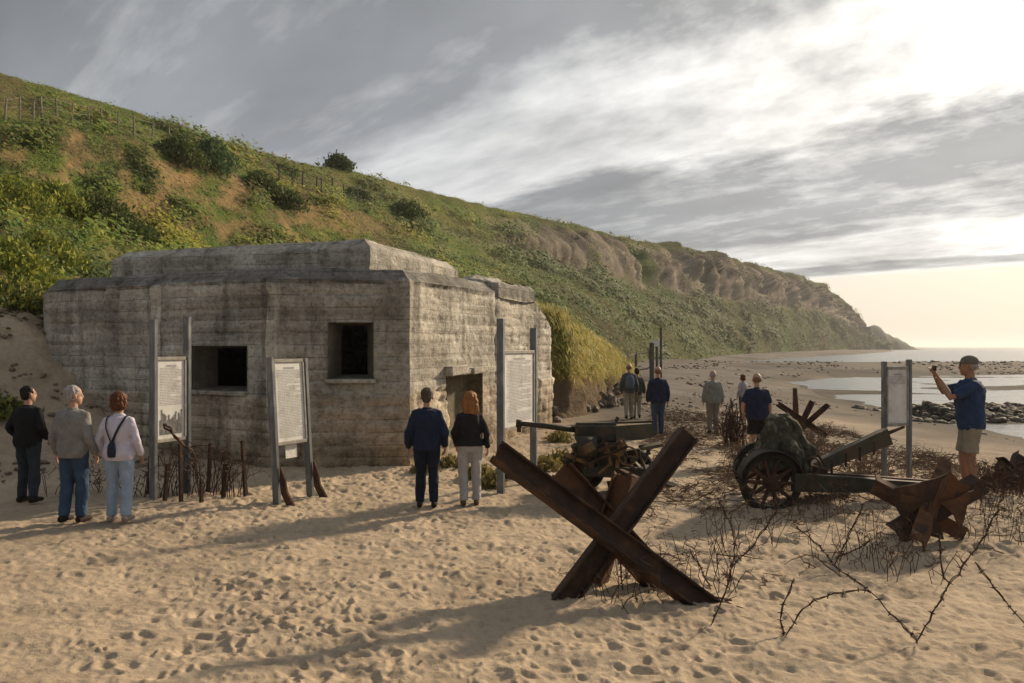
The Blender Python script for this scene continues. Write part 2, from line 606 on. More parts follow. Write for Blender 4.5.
vcol(me, cg.reshape(-1, 3))
m, nt, b, out = newmat('sand')
tc = node(nt, 'ShaderNodeTexCoord').outputs['Object']
at_ = node(nt, 'ShaderNodeAttribute', attribute_name='Col').outputs['Color']
n1 = noise_tex(nt, tc, 9.0, 8, .7)
n2 = noise_tex(nt, tc, 160.0, 3, .7)
n3 = noise_tex(nt, tc, 1.1, 6, .6)
f1 = ramp(nt, n1, [(.25, (.72, .70, .68)), (.5, (1, 1, 1)), (.8, (1.18, 1.16, 1.12))])
f2 = ramp(nt, n2, [(.3, (.70, .68, .66)), (.5, (1, 1, 1)), (.75, (1.25, 1.24, 1.22))])
f3 = ramp(nt, n3, [(.3, (.86, .85, .84)), (.6, (1.05, 1.05, 1.05))])
def mul(a_, b_):
    nt = a_.id_data
    n = node(nt, 'ShaderNodeMix', data_type='RGBA', blend_type='MULTIPLY'); n.inputs[0].default_value = 1
    nt.links.new(a_, n.inputs[6]); nt.links.new(b_, n.inputs[7]); return n.outputs[2]
nt.links.new(mul(mul(mul(at_, f1), f2), f3), b.inputs['Base Color'])
b.inputs['Roughness'].default_value = .95; b.inputs['Specular IOR Level'].default_value = .12
bp1 = node(nt, 'ShaderNodeBump', {'Height': noise_tex(nt, tc, 22.0, 6, .7), 'Strength': .55, 'Distance': .03})
bp2 = node(nt, 'ShaderNodeBump', {'Height': n2, 'Strength': .35, 'Distance': .006, 'Normal': bp1.outputs[0]})
nt.links.new(bp2.outputs[0], b.inputs['Normal'])
beach = link('beach', me, m, None, True); tag(beach, kind='structure')

# ---------------------------------------------------------------- sea
rs = [2.0]
while rs[-1] < 15000: rs.append(rs[-1] * 1.35)
aa = np.radians(np.arange(0, 360, 5.0)); Rs, As = np.meshgrid(np.array(rs), aa, indexing='ij')
V = np.stack([Rs * np.sin(As), Rs * np.cos(As), np.full_like(Rs, SEA)], -1).reshape(-1, 3)
me = np_mesh('sea', V, grid_faces(len(rs), len(aa), True)[:, ::-1])
m, nt, b, out = newmat('sea_water')
tc = node(nt, 'ShaderNodeTexCoord').outputs['Object']
b.inputs['Base Color'].default_value = (.10, .105, .10, 1); b.inputs['Roughness'].default_value = .22
b.inputs['Specular IOR Level'].default_value = .7; b.inputs['IOR'].default_value = 1.33
mpw = node(nt, 'ShaderNodeMapping', {'Vector': tc, 'Scale': (.35, .9, 1), 'Rotation': (0, 0, .5)}).outputs[0]
w1 = noise_tex(nt, mpw, .9, 5, .6); w2 = noise_tex(nt, mpw, .12, 4, .6)
bw = node(nt, 'ShaderNodeBump', {'Height': w1, 'Strength': .5, 'Distance': .25})
bw2 = node(nt, 'ShaderNodeBump', {'Height': w2, 'Strength': .35, 'Distance': .8, 'Normal': bw.outputs[0]})
nt.links.new(bw2.outputs[0], b.inputs['Normal'])
sea = link('sea', me, m, None, True); tag(sea, kind='structure')

# ---------------------------------------------------------------- hillside
PX = [-420, -150, 0, 60, 130, 200, 250, 330, 400, 500, 560, 600, 640, 700, 760, 800, 830, 848, 870, 890]
#        foot Y, foot z | terrace Y, photo y | ridge Y, photo y
ST = [(15, 1.6, 34, 60, 45, -45), (17, 2.2, 40, 106, 56, 30), (20, 2.9, 46, 122, 62, 75), (23, 2.5, 50, 123, 68, 90),
      (25.5, 2, 57, 137, 76, 111), (26.5, 1.5, 66, 156, 86, 130), (27, 1.2, 74, 172, 94, 150), (27.5, .9, 88, 195, 110, 165),
      (27.6, .7, 105, 214, 128, 181), (27.5, .3, 135, 250, 165, 208), (27.5, .2, 160, 266, 196, 221), (52, .2, 187, 277, 228, 230),
      (92, .4, 218, 287, 262, 238), (160, .4, 285, 298, 335, 251), (285, .4, 385, 304, 440, 266), (400, .3, 475, 309, 530, 276),
      (530, 0, 565, 316, 610, 286), (610, 0, 625, 325, 660, 305), (685, -.5, 690, 338, 715, 331), (742, -.8, 745, 348, 760, 348)]
PX = np.array(PX, float); ST = np.array(ST, float)
cols = np.arange(-420, 890.1, 2.2)
def prof(i):
    v = np.interp(cols, PX, ST[:, i])
    kk = np.hanning(9); kk /= kk.sum()
    vp = np.pad(v, 4, mode='edge')
    return np.convolve(vp, kk, 'valid')
fY, fz, tY, ty, rY, ry = (prof(i) for i in range(6))
fz = fz - .6                                                # tuck the foot under the sand
u_ = (cols - 512) / F
tz = CAMH + (347 - ty) / F * tY; rz_ = CAMH + (347 - ry) / F * rY
nearf = 1 - sst(300, 520, cols)                              # near part: bank + terrace; far part: scree + cliff
mY = fY + (.62 + .06 * nearf) * (tY - fY); mz = fz + (.60 - .10 * nearf) * (tz - fz)
farf = sst(430, 640, cols)
# line a little above the terrace
eY = tY + (.10 + .10 * nearf) * (rY - tY); ez = tz + (.12 + .40 * farf - .02 * nearf) * (rz_ - tz)
# crest shoulder and inland plateau
inl = np.array([-.90, .436])
lines = []
def pt(Yv, zv): return np.stack([u_ * Yv, Yv, zv], -1)
P_foot, P_mid, P_ter, P_e, P_rid = pt(fY, fz), pt(mY, mz), pt(tY, tz), pt(eY, ez), pt(rY, rz_)
P_b1 = P_rid.copy(); P_b1[:, 0] += inl[0] * 14; P_b1[:, 1] += inl[1] * 14; P_b1[:, 2] = P_b1[:, 2] * .985 - .4
P_b2 = P_rid.copy(); P_b2[:, 0] += inl[0] * 160; P_b2[:, 1] += inl[1] * 160; P_b2[:, 2] = P_b2[:, 2] * .80 - 4
ctl = [P_foot, P_mid, P_ter, P_e, P_rid, P_b1, P_b2]
segs = [46, 34, 10, 34, 8, 8]
rows = []; wrow = []
for si, ns in enumerate(segs):
    for k_ in range(ns):
        t = k_ / ns
        p1, p2 = ctl[si], ctl[si + 1]
        rows.append(p1 * (1 - t) + p2 * t); wrow.append(si + t)
rows.append(ctl[-1]); wrow.append(len(segs))
H = np.stack(rows, 0); wrow = np.array(wrow)
for _ in range(3):                                           # soften the creases a little
    H[1:-1] = .25 * H[:-2] + .5 * H[1:-1] + .25 * H[2:]
x, y, z = H[..., 0], H[..., 1], H[..., 2]
s_ = .436 * x + .9 * y
W = wrow[:, None] * np.ones_like(x)
C = cols[None, :] * np.ones_like(x)
dist = np.clip(y, 20, 700)
edge = sst(0, .25, W) * (1 - sst(4.0, 5.5, W) * .8)
sc_ = np.clip(dist / 45, .6, 7)
lump = fbm(x / (3.2 * sc_ ** .6), y / (3.2 * sc_ ** .6), z / (2.6 * sc_ ** .6), 4, 101)
gul = fbm(s_ / 9.0 + 1.5 * fbm(s_ / 30, z / 14, 0, 2, 103), z / 40.0, 0, 4, 104)     # gullies run down the slope
gulf = fbm(s_ / 22.0 + .8 * fbm(s_ / 50, z / 20, 0, 2, 113), z / 70.0, 0, 4, 114)
amp = .55 * sc_ ** .75
cliff = sst(2.0, 2.6, W) * (1 - sst(3.85, 4.05, W)) * farf
bankf = sst(.9, 1.25, W) * (1 - sst(1.8, 2.02, W)) * nearf
disp = lump * amp + gul * (.35 + 1.0 * bankf) * nearf + gulf * (1.6 + 2.6 * cliff) * farf * np.clip(dist / 200, .3, 1.6)
rk0 = np.clip(sst(1.85, 2.2, W) * (1 - sst(3.5, 3.85, W)) * sst(440, 580, C), 0, 1)
disp = disp - rk0 * np.clip(dist / 230, .5, 2.4) * (np.abs(fbm(s_ / 9, z / 16, 0, 4, 171)) * 4.2 - .6 - fbm(s_ / 3.2, z / 3.2, 0, 3, 172) * .9 - fbm(s_ / 60, z / 2.4, 0, 2, 173) * .9)
disp = disp * edge
nrm = np.array([.80, -.39, .46])
H = H + disp[..., None] * nrm
H[..., 2] += (fbm(x / 2.2, y / 2.2, z / 5, 3, 120) * .16 * sc_ ** .5) * sst(3.6, 4.0, W)
x, y, z = H[..., 0], H[..., 1], H[..., 2]
# colours of what grows or lies there
grass = np.array([.115, .16, .038]); olive = np.array([.155, .15, .05]); brown = np.array([.125, .098, .055]); soil = np.array([.25, .175, .085]); grey = np.array([.23, .195, .155])
n_a = fbm(x / (5 * sc_ ** .5), y / (5 * sc_ ** .5), z / (4 * sc_ ** .5), 4, 131); n_b = fbm(x / (1.5 * sc_ ** .6), y / (1.5 * sc_ ** .6), z / (1.3 * sc_ ** .6), 4, 132)
gullyish = sst(-.05, .35, gul * nearf + gulf * farf)
def mx(a_, b_, t): return a_ * (1 - t[..., None]) + b_ * t[..., None]
hc = mx(np.broadcast_to(grass, H.shape), np.broadcast_to(olive, H.shape), sst(-.25, .3, n_a))
hc = mx(hc, np.broadcast_to(brown, H.shape), sst(.0, .5, n_b + .55 * gullyish - .25) * .85)
winx = sst(-200, 60, C) * (1 - sst(300, 430, C))
bare = np.clip(bankf * winx * sst(-.2, .2, n_a * .9 + n_b * .9 + .04), 0, 1)
bare = np.maximum(bare, sst(.12, .4, n_b - .3 * n_a) * .7 * sst(.3, .8, W) * (1 - sst(1.4, 1.9, W)) * nearf)
hc = mx(hc, np.broadcast_to(soil, H.shape), bare)
rockm = np.clip(sst(1.78, 2.15, W + .25 * n_a) * (1 - sst(3.45, 3.8, W + .2 * n_b)) * sst(-.45, .0, gulf * .7 + n_a * .7 + .18) * sst(440, 560, C), 0, 1)
crk = sst(.05, .3, np.abs(fbm(s_ / (2.2 * sc_ ** .6), z / (9 * sc_ ** .5), 0, 4, 160)))
hc = mx(hc, grey * (.45 + .55 * crk)[..., None], rockm)
hc = hc * (1 + .25 * n_b)[..., None]
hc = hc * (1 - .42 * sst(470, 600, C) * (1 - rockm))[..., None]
nr, ncol = H.shape[:2]
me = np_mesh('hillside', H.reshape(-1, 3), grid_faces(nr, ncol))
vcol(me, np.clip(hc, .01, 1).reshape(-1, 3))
m, nt, b, out = newmat('hill_soil')
tc = node(nt, 'ShaderNodeTexCoord').outputs['Object']
a_ = node(nt, 'ShaderNodeAttribute', attribute_name='Col').outputs['Color']
fA = ramp(nt, noise_tex(nt, tc, 2.2, 8, .7), [(.28, (.55, .55, .55)), (.5, (1, 1, 1)), (.74, (1.4, 1.35, 1.25))])
fB = ramp(nt, noise_tex(nt, tc, .22, 6, .65), [(.3, (.75, .78, .75)), (.55, (1, 1, 1)), (.7, (1.2, 1.15, 1.05))])
nt.links.new(mul(mul(a_, fA), fB), b.inputs['Base Color'])
b.inputs['Roughness'].default_value = 1; b.inputs['Specular IOR Level'].default_value = .05
bp = node(nt, 'ShaderNodeBump', {'Height': noise_tex(nt, tc, 1.3, 8, .7), 'Strength': .8, 'Distance': .6})
nt.links.new(bp.outputs[0], b.inputs['Normal'])
hill = link('hillside', me, m, None, True); tag(hill, kind='structure')

# yellow grass bank beside the bunker
cr = np.array([(-3, 27.6, 3.4), (.2, 26.9, 3.7), (1.62, 27.2, 3.45), (2.36, 30, 3.1), (3.3, 34, 2.7), (4.5, 39, 2.3), (5.9, 45, 1.7), (7.5, 52, .8), (8.6, 58, .2)])
ft = np.array([(-3, 24.8, .0), (.9, 24.6, -.1), (2.0, 25.6, -.1), (2.9, 28.4, -.1), (3.9, 32.2, -.1), (5.2, 37.2, -.1), (6.5, 43.4, -.1), (8.0, 51, -.1), (9.0, 58, -.2)])
bk = cr + np.array([-7, 3.5, 1.2]) * np.array([1, 1, 1])[None]
tt = np.linspace(0, 8, 120)
ip = lambda A: np.stack([np.interp(tt, np.arange(9), A[:, i]) for i in range(3)], -1)
cr_, ft_, bk_ = ip(cr), ip(ft), ip(bk)
rws = [ft_ * (1 - t) + cr_ * t + np.array([0, 0, 1.0]) * (math.sin(t * math.pi) * .35) for t in np.linspace(0, 1, 34)] + \
      [cr_ * (1 - t) + bk_ * t for t in np.linspace(.06, 1, 16)]
B = np.stack(rws, 0)
nb1 = fbm(B[..., 0] * .9, B[..., 1] * .6, B[..., 2] * .9, 4, 201)
tb = np.concatenate([np.linspace(0, 1, 34), np.ones(16)])[:, None] * np.ones(120)
B = B + (nb1 * (.48 + .25 * (1 - sst(.1, .45, tb))))[..., None] * np.array([.75, -.35, .5])
bc = mx(np.broadcast_to(np.array([.30, .22, .055]), B.shape), np.broadcast_to(np.array([.16, .15, .045]), B.shape), sst(-.1, .4, nb1))
bc = mx(np.broadcast_to(np.array([.16, .12, .08]), B.shape), bc, sst(.16, .4, tb + .2 * nb1))
me = np_mesh('grass_bank', B.reshape(-1, 3), grid_faces(*B.shape[:2]))
vcol(me, bc.reshape(-1, 3))
bank = link('grass_bank', me, m, None, True); tag(bank, kind='structure')

# far headland
hb = MB()
HV = []
hx = np.linspace(0, 1, 40)
for k_ in range(9):
    t = k_ / 8
    prof_ = (24 * np.exp(-((hx - .2) / .22) ** 2) + 10 * np.exp(-((hx - .55) / .2) ** 2) + 3.5 * (1 - hx)) * math.sin(t * math.pi) ** .7
    px_ = 862 + hx * 58
    Yv = 900 + 90 * (t - .5)
    HV.append(np.stack([(px_ - 512) / F * 900 + 20 * (t - .5), np.full(40, Yv), SEA - .2 + prof_ + fbm(hx * 14, t * 3, 0, 3, 301) * 2.4 * (prof_ > 2)], -1))
HV = np.stack(HV, 0)
me = np_mesh('far_headland', HV.reshape(-1, 3), grid_faces(9, 40))
head = link('headland', me, mat('headland_scrub', (.05, .065, .045), (.08, .085, .05), scale=.05, rough=1, bump=0), None, True)
tag(head, kind='structure')

# ---------------------------------------------------------------- ground cover: leaf clumps on the slopes
PAL = np.array([(.205, .24, .040), (.115, .175, .038), (.165, .165, .05), (.075, .105, .03), (.27, .225, .07), (.19, .13, .065), (.31, .29, .05)])


def leaf_mesh(name, P, size, col, nl, spread, upright=.0, seed=1, aspect=.55, flat=0.0):
    """nl leaf quads about each point P; returns one mesh."""
    r = np.random.default_rng(seed)
    n = len(P)
    cen = P[:, None, :] + r.normal(0, 1, (n, nl, 3)) * (size * spread)[:, None, None] * np.array([1, 1, .75])
    d = r.normal(0, 1, (n, nl, 3)); d[..., 2] = np.abs(d[..., 2]) * (1 + upright) + upright
    d /= np.linalg.norm(d, axis=-1, keepdims=True)
    sn = np.array([.62, -.27, .74])                       # leaves mostly lie open to the slope's outward side
    d = d - flat * (d @ sn)[..., None] * sn
    d /= np.linalg.norm(d, axis=-1, keepdims=True)
    e = r.normal(0, 1, (n, nl, 3)); e = e - flat * (e @ sn)[..., None] * sn; e -= (e * d).sum(-1, keepdims=True) * d
    e /= np.linalg.norm(e, axis=-1, keepdims=True) + 1e-9
    L_ = (size[:, None] * r.uniform(.5, 1.2, (n, nl)))[..., None]
    a, b_ = d * L_, e * L_ * aspect * .5
    q0, q1, q2, q3 = cen - a * .45, cen + b_, cen + a * .65, cen - b_
    Vv = np.stack([q0, q1, q2, q3], 2).reshape(-1, 3)
    Fq = np.arange(len(Vv)).reshape(-1, 4)
    cc = col[:, None, :] * (1 + r.uniform(-.2, .2, (n, nl, 1)))
    cc = np.repeat(cc.reshape(-1, 3), 4, 0)
    me = np_mesh(name, Vv, Fq); vcol(me, np.clip(cc, .005, 1))
    return me


LEAF = leafmat('leaves', .22)
N_ = 150000
ci = RNG.integers(0, ncol - 1, N_); ri = RNG.uniform(0, 1, N_)
# rows up to just behind the ridge
rowlim = int(np.searchsorted(wrow, 4.35)); rif = ri * (rowlim - 1); r0 = rif.astype(int); fr = (rif - r0)[:, None]
fc = RNG.uniform(0, 1, N_)[:, None]
P = (H[r0, ci] * (1 - fr) + H[r0 + 1, ci] * fr) * (1 - fc) + (H[r0, ci + 1] * (1 - fr) + H[r0 + 1, ci + 1] * fr) * fc
bb = bare[r0, ci]; rk_ = rockm[r0, ci]; gg = gullyish[r0, ci]; na = n_a[r0, ci]; nbv = n_b[r0, ci]
keep = RNG.uniform(0, 1, N_) > np.clip(.97 * bb + .94 * rk_ + .28 * (nbv > .2), 0, .98)
keep &= (cols[ci] > -330)
keep &= RNG.uniform(0, 1, N_) > .75 * sst(.0, .35, fbm(P[:, 0] / 3.5 / (P[:, 1] / 45) ** .6, P[:, 1] / 3.5 / (P[:, 1] / 45) ** .6, P[:, 2] / 2.5 / (P[:, 1] / 45) ** .6, 3, 161))
P = P[keep]; na = na[keep]; nbv = nbv[keep]; gg = gg[keep]; Cc = cols[ci][keep]; Wk = wrow[r0][keep]
dd = P[:, 1]
bushy = sst(.05, .35, fbm(P[:, 0] / (2.4 * (dd / 45) ** .6), P[:, 1] / (2.4 * (dd / 45) ** .6), P[:, 2] / (2 * (dd / 45) ** .6), 3, 141))
sz = np.where(Wk > 3.5, .62, 1.0) * (.05 + .0022 * dd) * (1 + .9 * bushy) * RNG.uniform(.6, 1.3, len(P)) * (1 - .35 * sst(150, 500, dd))
P[:, 2] += bushy * sz * RNG.uniform(0, 2.6, len(P)) * np.where(Wk > 3.7, .4, 1)
P[:, 0] += bushy * sz * .6
sel = fbm(P[:, 0] / 7, P[:, 1] / 7, P[:, 2] / 5, 3, 151) * 1.2 + .45 * fbm(P[:, 0] / 1.6 / (dd / 45) ** .6, P[:, 1] / 1.6 / (dd / 45) ** .6, P[:, 2] / 1.6 / (dd / 45) ** .6, 2, 152) + .10 * RNG.normal(0, 1, len(P))
ix = np.where(sel > .35, 6, np.where(sel > .12, 0, np.where(sel > -.12, 1, np.where(sel > -.3, 2, 3))))
dry = (RNG.uniform(0, 1, len(P)) < .05 + .42 * sst(-.1, .25, nbv + .5 * (gg - .5)) * sst(120, 300, Cc) * (1 - .75 * sst(480, 640, Cc)))
ix = np.where(dry & (RNG.uniform(0, 1, len(P)) < .7), np.where(RNG.uniform(0, 1, len(P)) < .45, 5, 2), ix)
up = Wk > 2.2
farg = (Cc > 500) & (Wk < 2.3) & (RNG.uniform(0, 1, len(P)) < .85)
ix = np.where(farg, np.where(sel > .2, 1, np.where(sel > -.2, 3, 1)), ix)
ix = np.where(up & (Cc < 420) & (RNG.uniform(0, 1, len(P)) < .55), np.where(RNG.uniform(0, 1, len(P)) < .3, 5, 1), ix)
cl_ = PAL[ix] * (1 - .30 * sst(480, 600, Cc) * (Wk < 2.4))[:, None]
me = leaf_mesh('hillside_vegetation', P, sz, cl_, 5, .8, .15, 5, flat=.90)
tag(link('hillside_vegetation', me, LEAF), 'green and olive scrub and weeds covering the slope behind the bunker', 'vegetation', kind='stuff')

# long yellow grass of the bank
nB = 17000
bi = RNG.integers(10, B.shape[0] - 2, nB); bj = RNG.integers(0, B.shape[1] - 1, nB)
f1_ = RNG.uniform(0, 1, (nB, 1)); f2_ = RNG.uniform(0, 1, (nB, 1))
Pb = (B[bi, bj] * (1 - f1_) + B[bi + 1, bj] * f1_) * (1 - f2_) + (B[bi, bj + 1] * (1 - f1_) + B[bi + 1, bj + 1] * f1_) * f2_
gsel = RNG.uniform(0, 1, nB) + .5 * fbm(Pb[:, 0], Pb[:, 1] * .5, Pb[:, 2], 3, 211)
gcol = np.where((gsel < .55)[:, None], np.array([.55, .46, .17]), np.where((gsel < .9)[:, None], np.array([.40, .38, .12]), np.array([.15, .17, .04])))
me = leaf_mesh('bank_grass', Pb + np.array([0, 0, .08]), np.full(nB, .23) * RNG.uniform(.5, 1.4, nB), gcol, 4, .5, .75, 6, .13, .6)
tag(link('bank_grass', me, LEAF), 'long yellow grass on the bank right of the bunker', 'grass', kind='stuff')

# ---------------------------------------------------------------- sea air
hm = bpy.data.materials.new('sea_haze'); hm.use_nodes = True
hn = hm.node_tree
for n in list(hn.nodes): hn.nodes.remove(n)
ho = hn.nodes.new('ShaderNodeOutputMaterial'); hv = hn.nodes.new('ShaderNodeVolumePrincipled')
hv.inputs['Color'].default_value = (.86, .88, .90, 1); hv.inputs['Density'].default_value = .00020; hv.inputs['Anisotropy'].default_value = .35
hn.links.new(hv.outputs[0], ho.inputs['Volume'])
g = MB()
hx0, hx1, hy0, hy1, hz0, hz1 = -9500, 16000, -9500, 16000, float(min(V_beach_min, SEA)) - 1.0, float(H[..., 2].max()) + 6
g.add([(a, b, c) for c in (hz0, hz1) for a, b in ((hx0, hy0), (hx1, hy0), (hx1, hy1), (hx0, hy1))], [(3, 2, 1, 0), (4, 5, 6, 7), (0, 1, 5, 4), (1, 2, 6, 5), (2, 3, 7, 6), (3, 0, 4, 7)])
hzo = g.build('haze', hm); tag(hzo, 'thin sea haze over the whole beach', 'haze', kind='stuff')
# ---------------------------------------------------------------- bunker
def concrete(name, dark=1.0, moss=.0):
    m, nt, b, out = newmat(name)
    tc = node(nt, 'ShaderNodeTexCoord').outputs['Object']
    st = node(nt, 'ShaderNodeMapping', {'Vector': tc, 'Scale': (1, 1, .16)}).outputs[0]       # rain streaks
    hb_ = node(nt, 'ShaderNodeMapping', {'Vector': tc, 'Scale': (.25, .25, 4.6)}).outputs[0]  # board courses
    base = ramp(nt, noise_tex(nt, tc, .9, 8, .65), [(.35, (.26, .245, .21)), (.44, (.37, .35, .305)), (.52, (.45, .425, .375)), (.59, (.52, .495, .44)), (.68, (.62, .60, .55))])
    f1 = ramp(nt, noise_tex(nt, st, 2.6, 7, .65), [(.36, (.56, .55, .53)), (.48, (1, 1, 1)), (.66, (1.14, 1.13, 1.1))])
    f2 = ramp(nt, noise_tex(nt, hb_, 1.0, 4, .6), [(.36, (.80, .79, .77)), (.5, (1, 1, 1)), (.64, (1.1, 1.09, 1.07))])
    f3 = ramp(nt, noise_tex(nt, tc, 11, 9, .78), [(.38, (.58, .56, .53)), (.5, (1, 1, 1)), (.64, (1.2, 1.18, 1.14))])
    # weathered crown: soot-dark lichen under the roof edge, rusty moss near the sand
    sp = node(nt, 'ShaderNodeSeparateXYZ', {0: tc}).outputs
    E.nt = nt
    zz = E(sp[2]) + (E(noise_tex(nt, tc, 1.6, 5, .6)) - .5) * 1.1
    zc_ = E(sp[2]) + (E(noise_tex(nt, tc, 2.6, 6, .65)) - .5) * .5
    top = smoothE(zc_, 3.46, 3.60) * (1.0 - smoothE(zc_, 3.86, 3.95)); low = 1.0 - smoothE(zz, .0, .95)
    stuc = 1.0 - smoothE(zc_, 1.36, 1.42)
    # crisp board marks of the shuttering
    zb_ = (E(sp[2]) + (E(noise_tex(nt, tc, .5, 2, .5)) - .5) * .08) * (1 / .235)
    fl_ = E.op('FLOOR', zb_); frc = E.op('ABSOLUTE', zb_ - fl_ - .5)
    wn = nt.nodes.new('ShaderNodeTexWhiteNoise'); wn.noise_dimensions = '1D'; nt.links.new((fl_ + E.op('FLOOR', E(node(nt, 'ShaderNodeTexNoise', {'Vector': node(nt, 'ShaderNodeMapping', {'Vector': tc, 'Scale': (1, 1, 0)}).outputs[0], 'Scale': .33, 'Detail': 0}).outputs[0]) * 9.0) * 17.0).s, wn.inputs['W'])
    line = smoothE(frc, .43, .48) * smoothE(E(noise_tex(nt, tc, 1.3, 4, .6)), .40, .56)
    bt = (E(wn.outputs[0]) * .20 + .90) * (1.0 - line * .36)
    cb_ = nt.nodes.new('ShaderNodeCombineXYZ')
    for k_ in range(3): nt.links.new(bt.s, cb_.inputs[k_])
    c = mul(mul(mul(mul(base, f1), f2), f3), cb_.outputs[0])
    def mixn(f, a_, col):
        n = node(nt, 'ShaderNodeMix', data_type='RGBA', blend_type='MULTIPLY'); nt.links.new(f.s, n.inputs[0]); nt.links.new(a_, n.inputs[6]); n.inputs[7].default_value = c4(col); return n.outputs[2]
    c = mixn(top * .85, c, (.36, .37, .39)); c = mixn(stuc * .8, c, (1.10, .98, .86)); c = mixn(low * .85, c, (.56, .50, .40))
    nt.links.new(c, b.inputs['Base Color'])
    b.inputs['Roughness'].default_value = .92; b.inputs['Specular IOR Level'].default_value = .2
    bp = node(nt, 'ShaderNodeBump', {'Height': noise_tex(nt, tc, 7, 9, .72), 'Strength': .75, 'Distance': .09})
    bp2 = node(nt, 'ShaderNodeBump', {'Height': noise_tex(nt, hb_, 2.0, 3, .6), 'Strength': .5, 'Distance': .05, 'Normal': bp.outputs[0]})
    nt.links.new(bp2.outputs[0], b.inputs['Normal'])
    return m


CONC = concrete('weathered_concrete')
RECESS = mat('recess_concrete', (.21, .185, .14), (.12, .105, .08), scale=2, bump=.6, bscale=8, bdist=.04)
BP = [(-11.3, 19.6), (-10.75, 18.35), (-10.3, 17.75), (-4.44, 15.0), (-1.94, 15.2), (-.30, 19.6), (.70, 22.2), (1.12, 23.35), (1.15, 24.2), (.6, 27.4), (-10, 27.6), (-12, 22)]
TOPZ = [3.72, 3.8, 3.8, 3.82, 3.80, 3.86, 3.80, 3.35, 3.1, 3.2, 3.6, 3.6]
CH = [.26, .26, .24, .24, .24, .22, .3, .45, .45, .4, .3, .3]


def insetpoly(P_, d):
    out = []
    n = len(P_)
    for i in range(n):
        p0, p1, p2 = (Vector(P_[(i + k_ - 1) % n]) for k_ in range(3))
        e1 = (p1 - p0).normalized(); e2 = (p2 - p1).normalized()
        n1 = Vector((-e1.y, e1.x)); n2 = Vector((-e2.y, e2.x))
        bs = (n1 + n2); bs.normalize()
        kx = d[i] / max(.35, bs.dot(n1))
        out.append(p1 + bs * kx)
    return out


INS = insetpoly(BP, CH)
bis = [(-(INS[i] - Vector(BP[i])).normalized()) for i in range(len(BP))]
HOLES = {2: [('win', 4.24, 5.78, 1.45, 2.32)], 3: [('win', .98, 1.82, 1.70, 2.76)], 4: [('door', 1.62, 3.55, -.5, 1.72)]}
bunker = empty('bunker', (-4.5, 20, 0))
tag(bunker, 'long grey concrete bunker with dark embrasures at the foot of the green slope', 'bunker')
OFF = Vector((4.5, -20, 0))


def wall_disp(X_, Y_, Z_, u):
    bd = np.floor((Z_ + .05 * fbm(u * .35, Z_ * 0, 0, 2, 7)) / .235)
    fr_ = (Z_ / .235) % 1.0
    d = (_h(bd, np.floor(u / 2.6 + _h(bd, bd, bd * 0, 3)), bd * 0, 5) - .5) * .030
    d = d - .020 * np.exp(-((fr_ - .5) / .5) ** 8) * 0 - .036 * ((fr_ < .12) | (fr_ > .92)) * (.4 + .6 * (vnoise(u * .8, bd, 0, 9) > -.1))
    d = d + fbm(X_ * .7, Y_ * .7, Z_ * .7, 4, 401) * .07
    pit = fbm(X_ * 3.1, Y_ * 3.1, Z_ * 2.4, 4, 402)
    d = d - .07 * np.clip(pit - .22, 0, 1) * 2
    low = 1 - sst(1.36, 1.44, Z_ + .07 * fbm(u * 1.7, Z_ * 2, 0, 3, 403))
    rough_ = fbm(X_ * 1.5, Y_ * 1.5, Z_ * 1.8, 4, 404)
    d = d + low * (.05 + .10 * rough_)
    return d


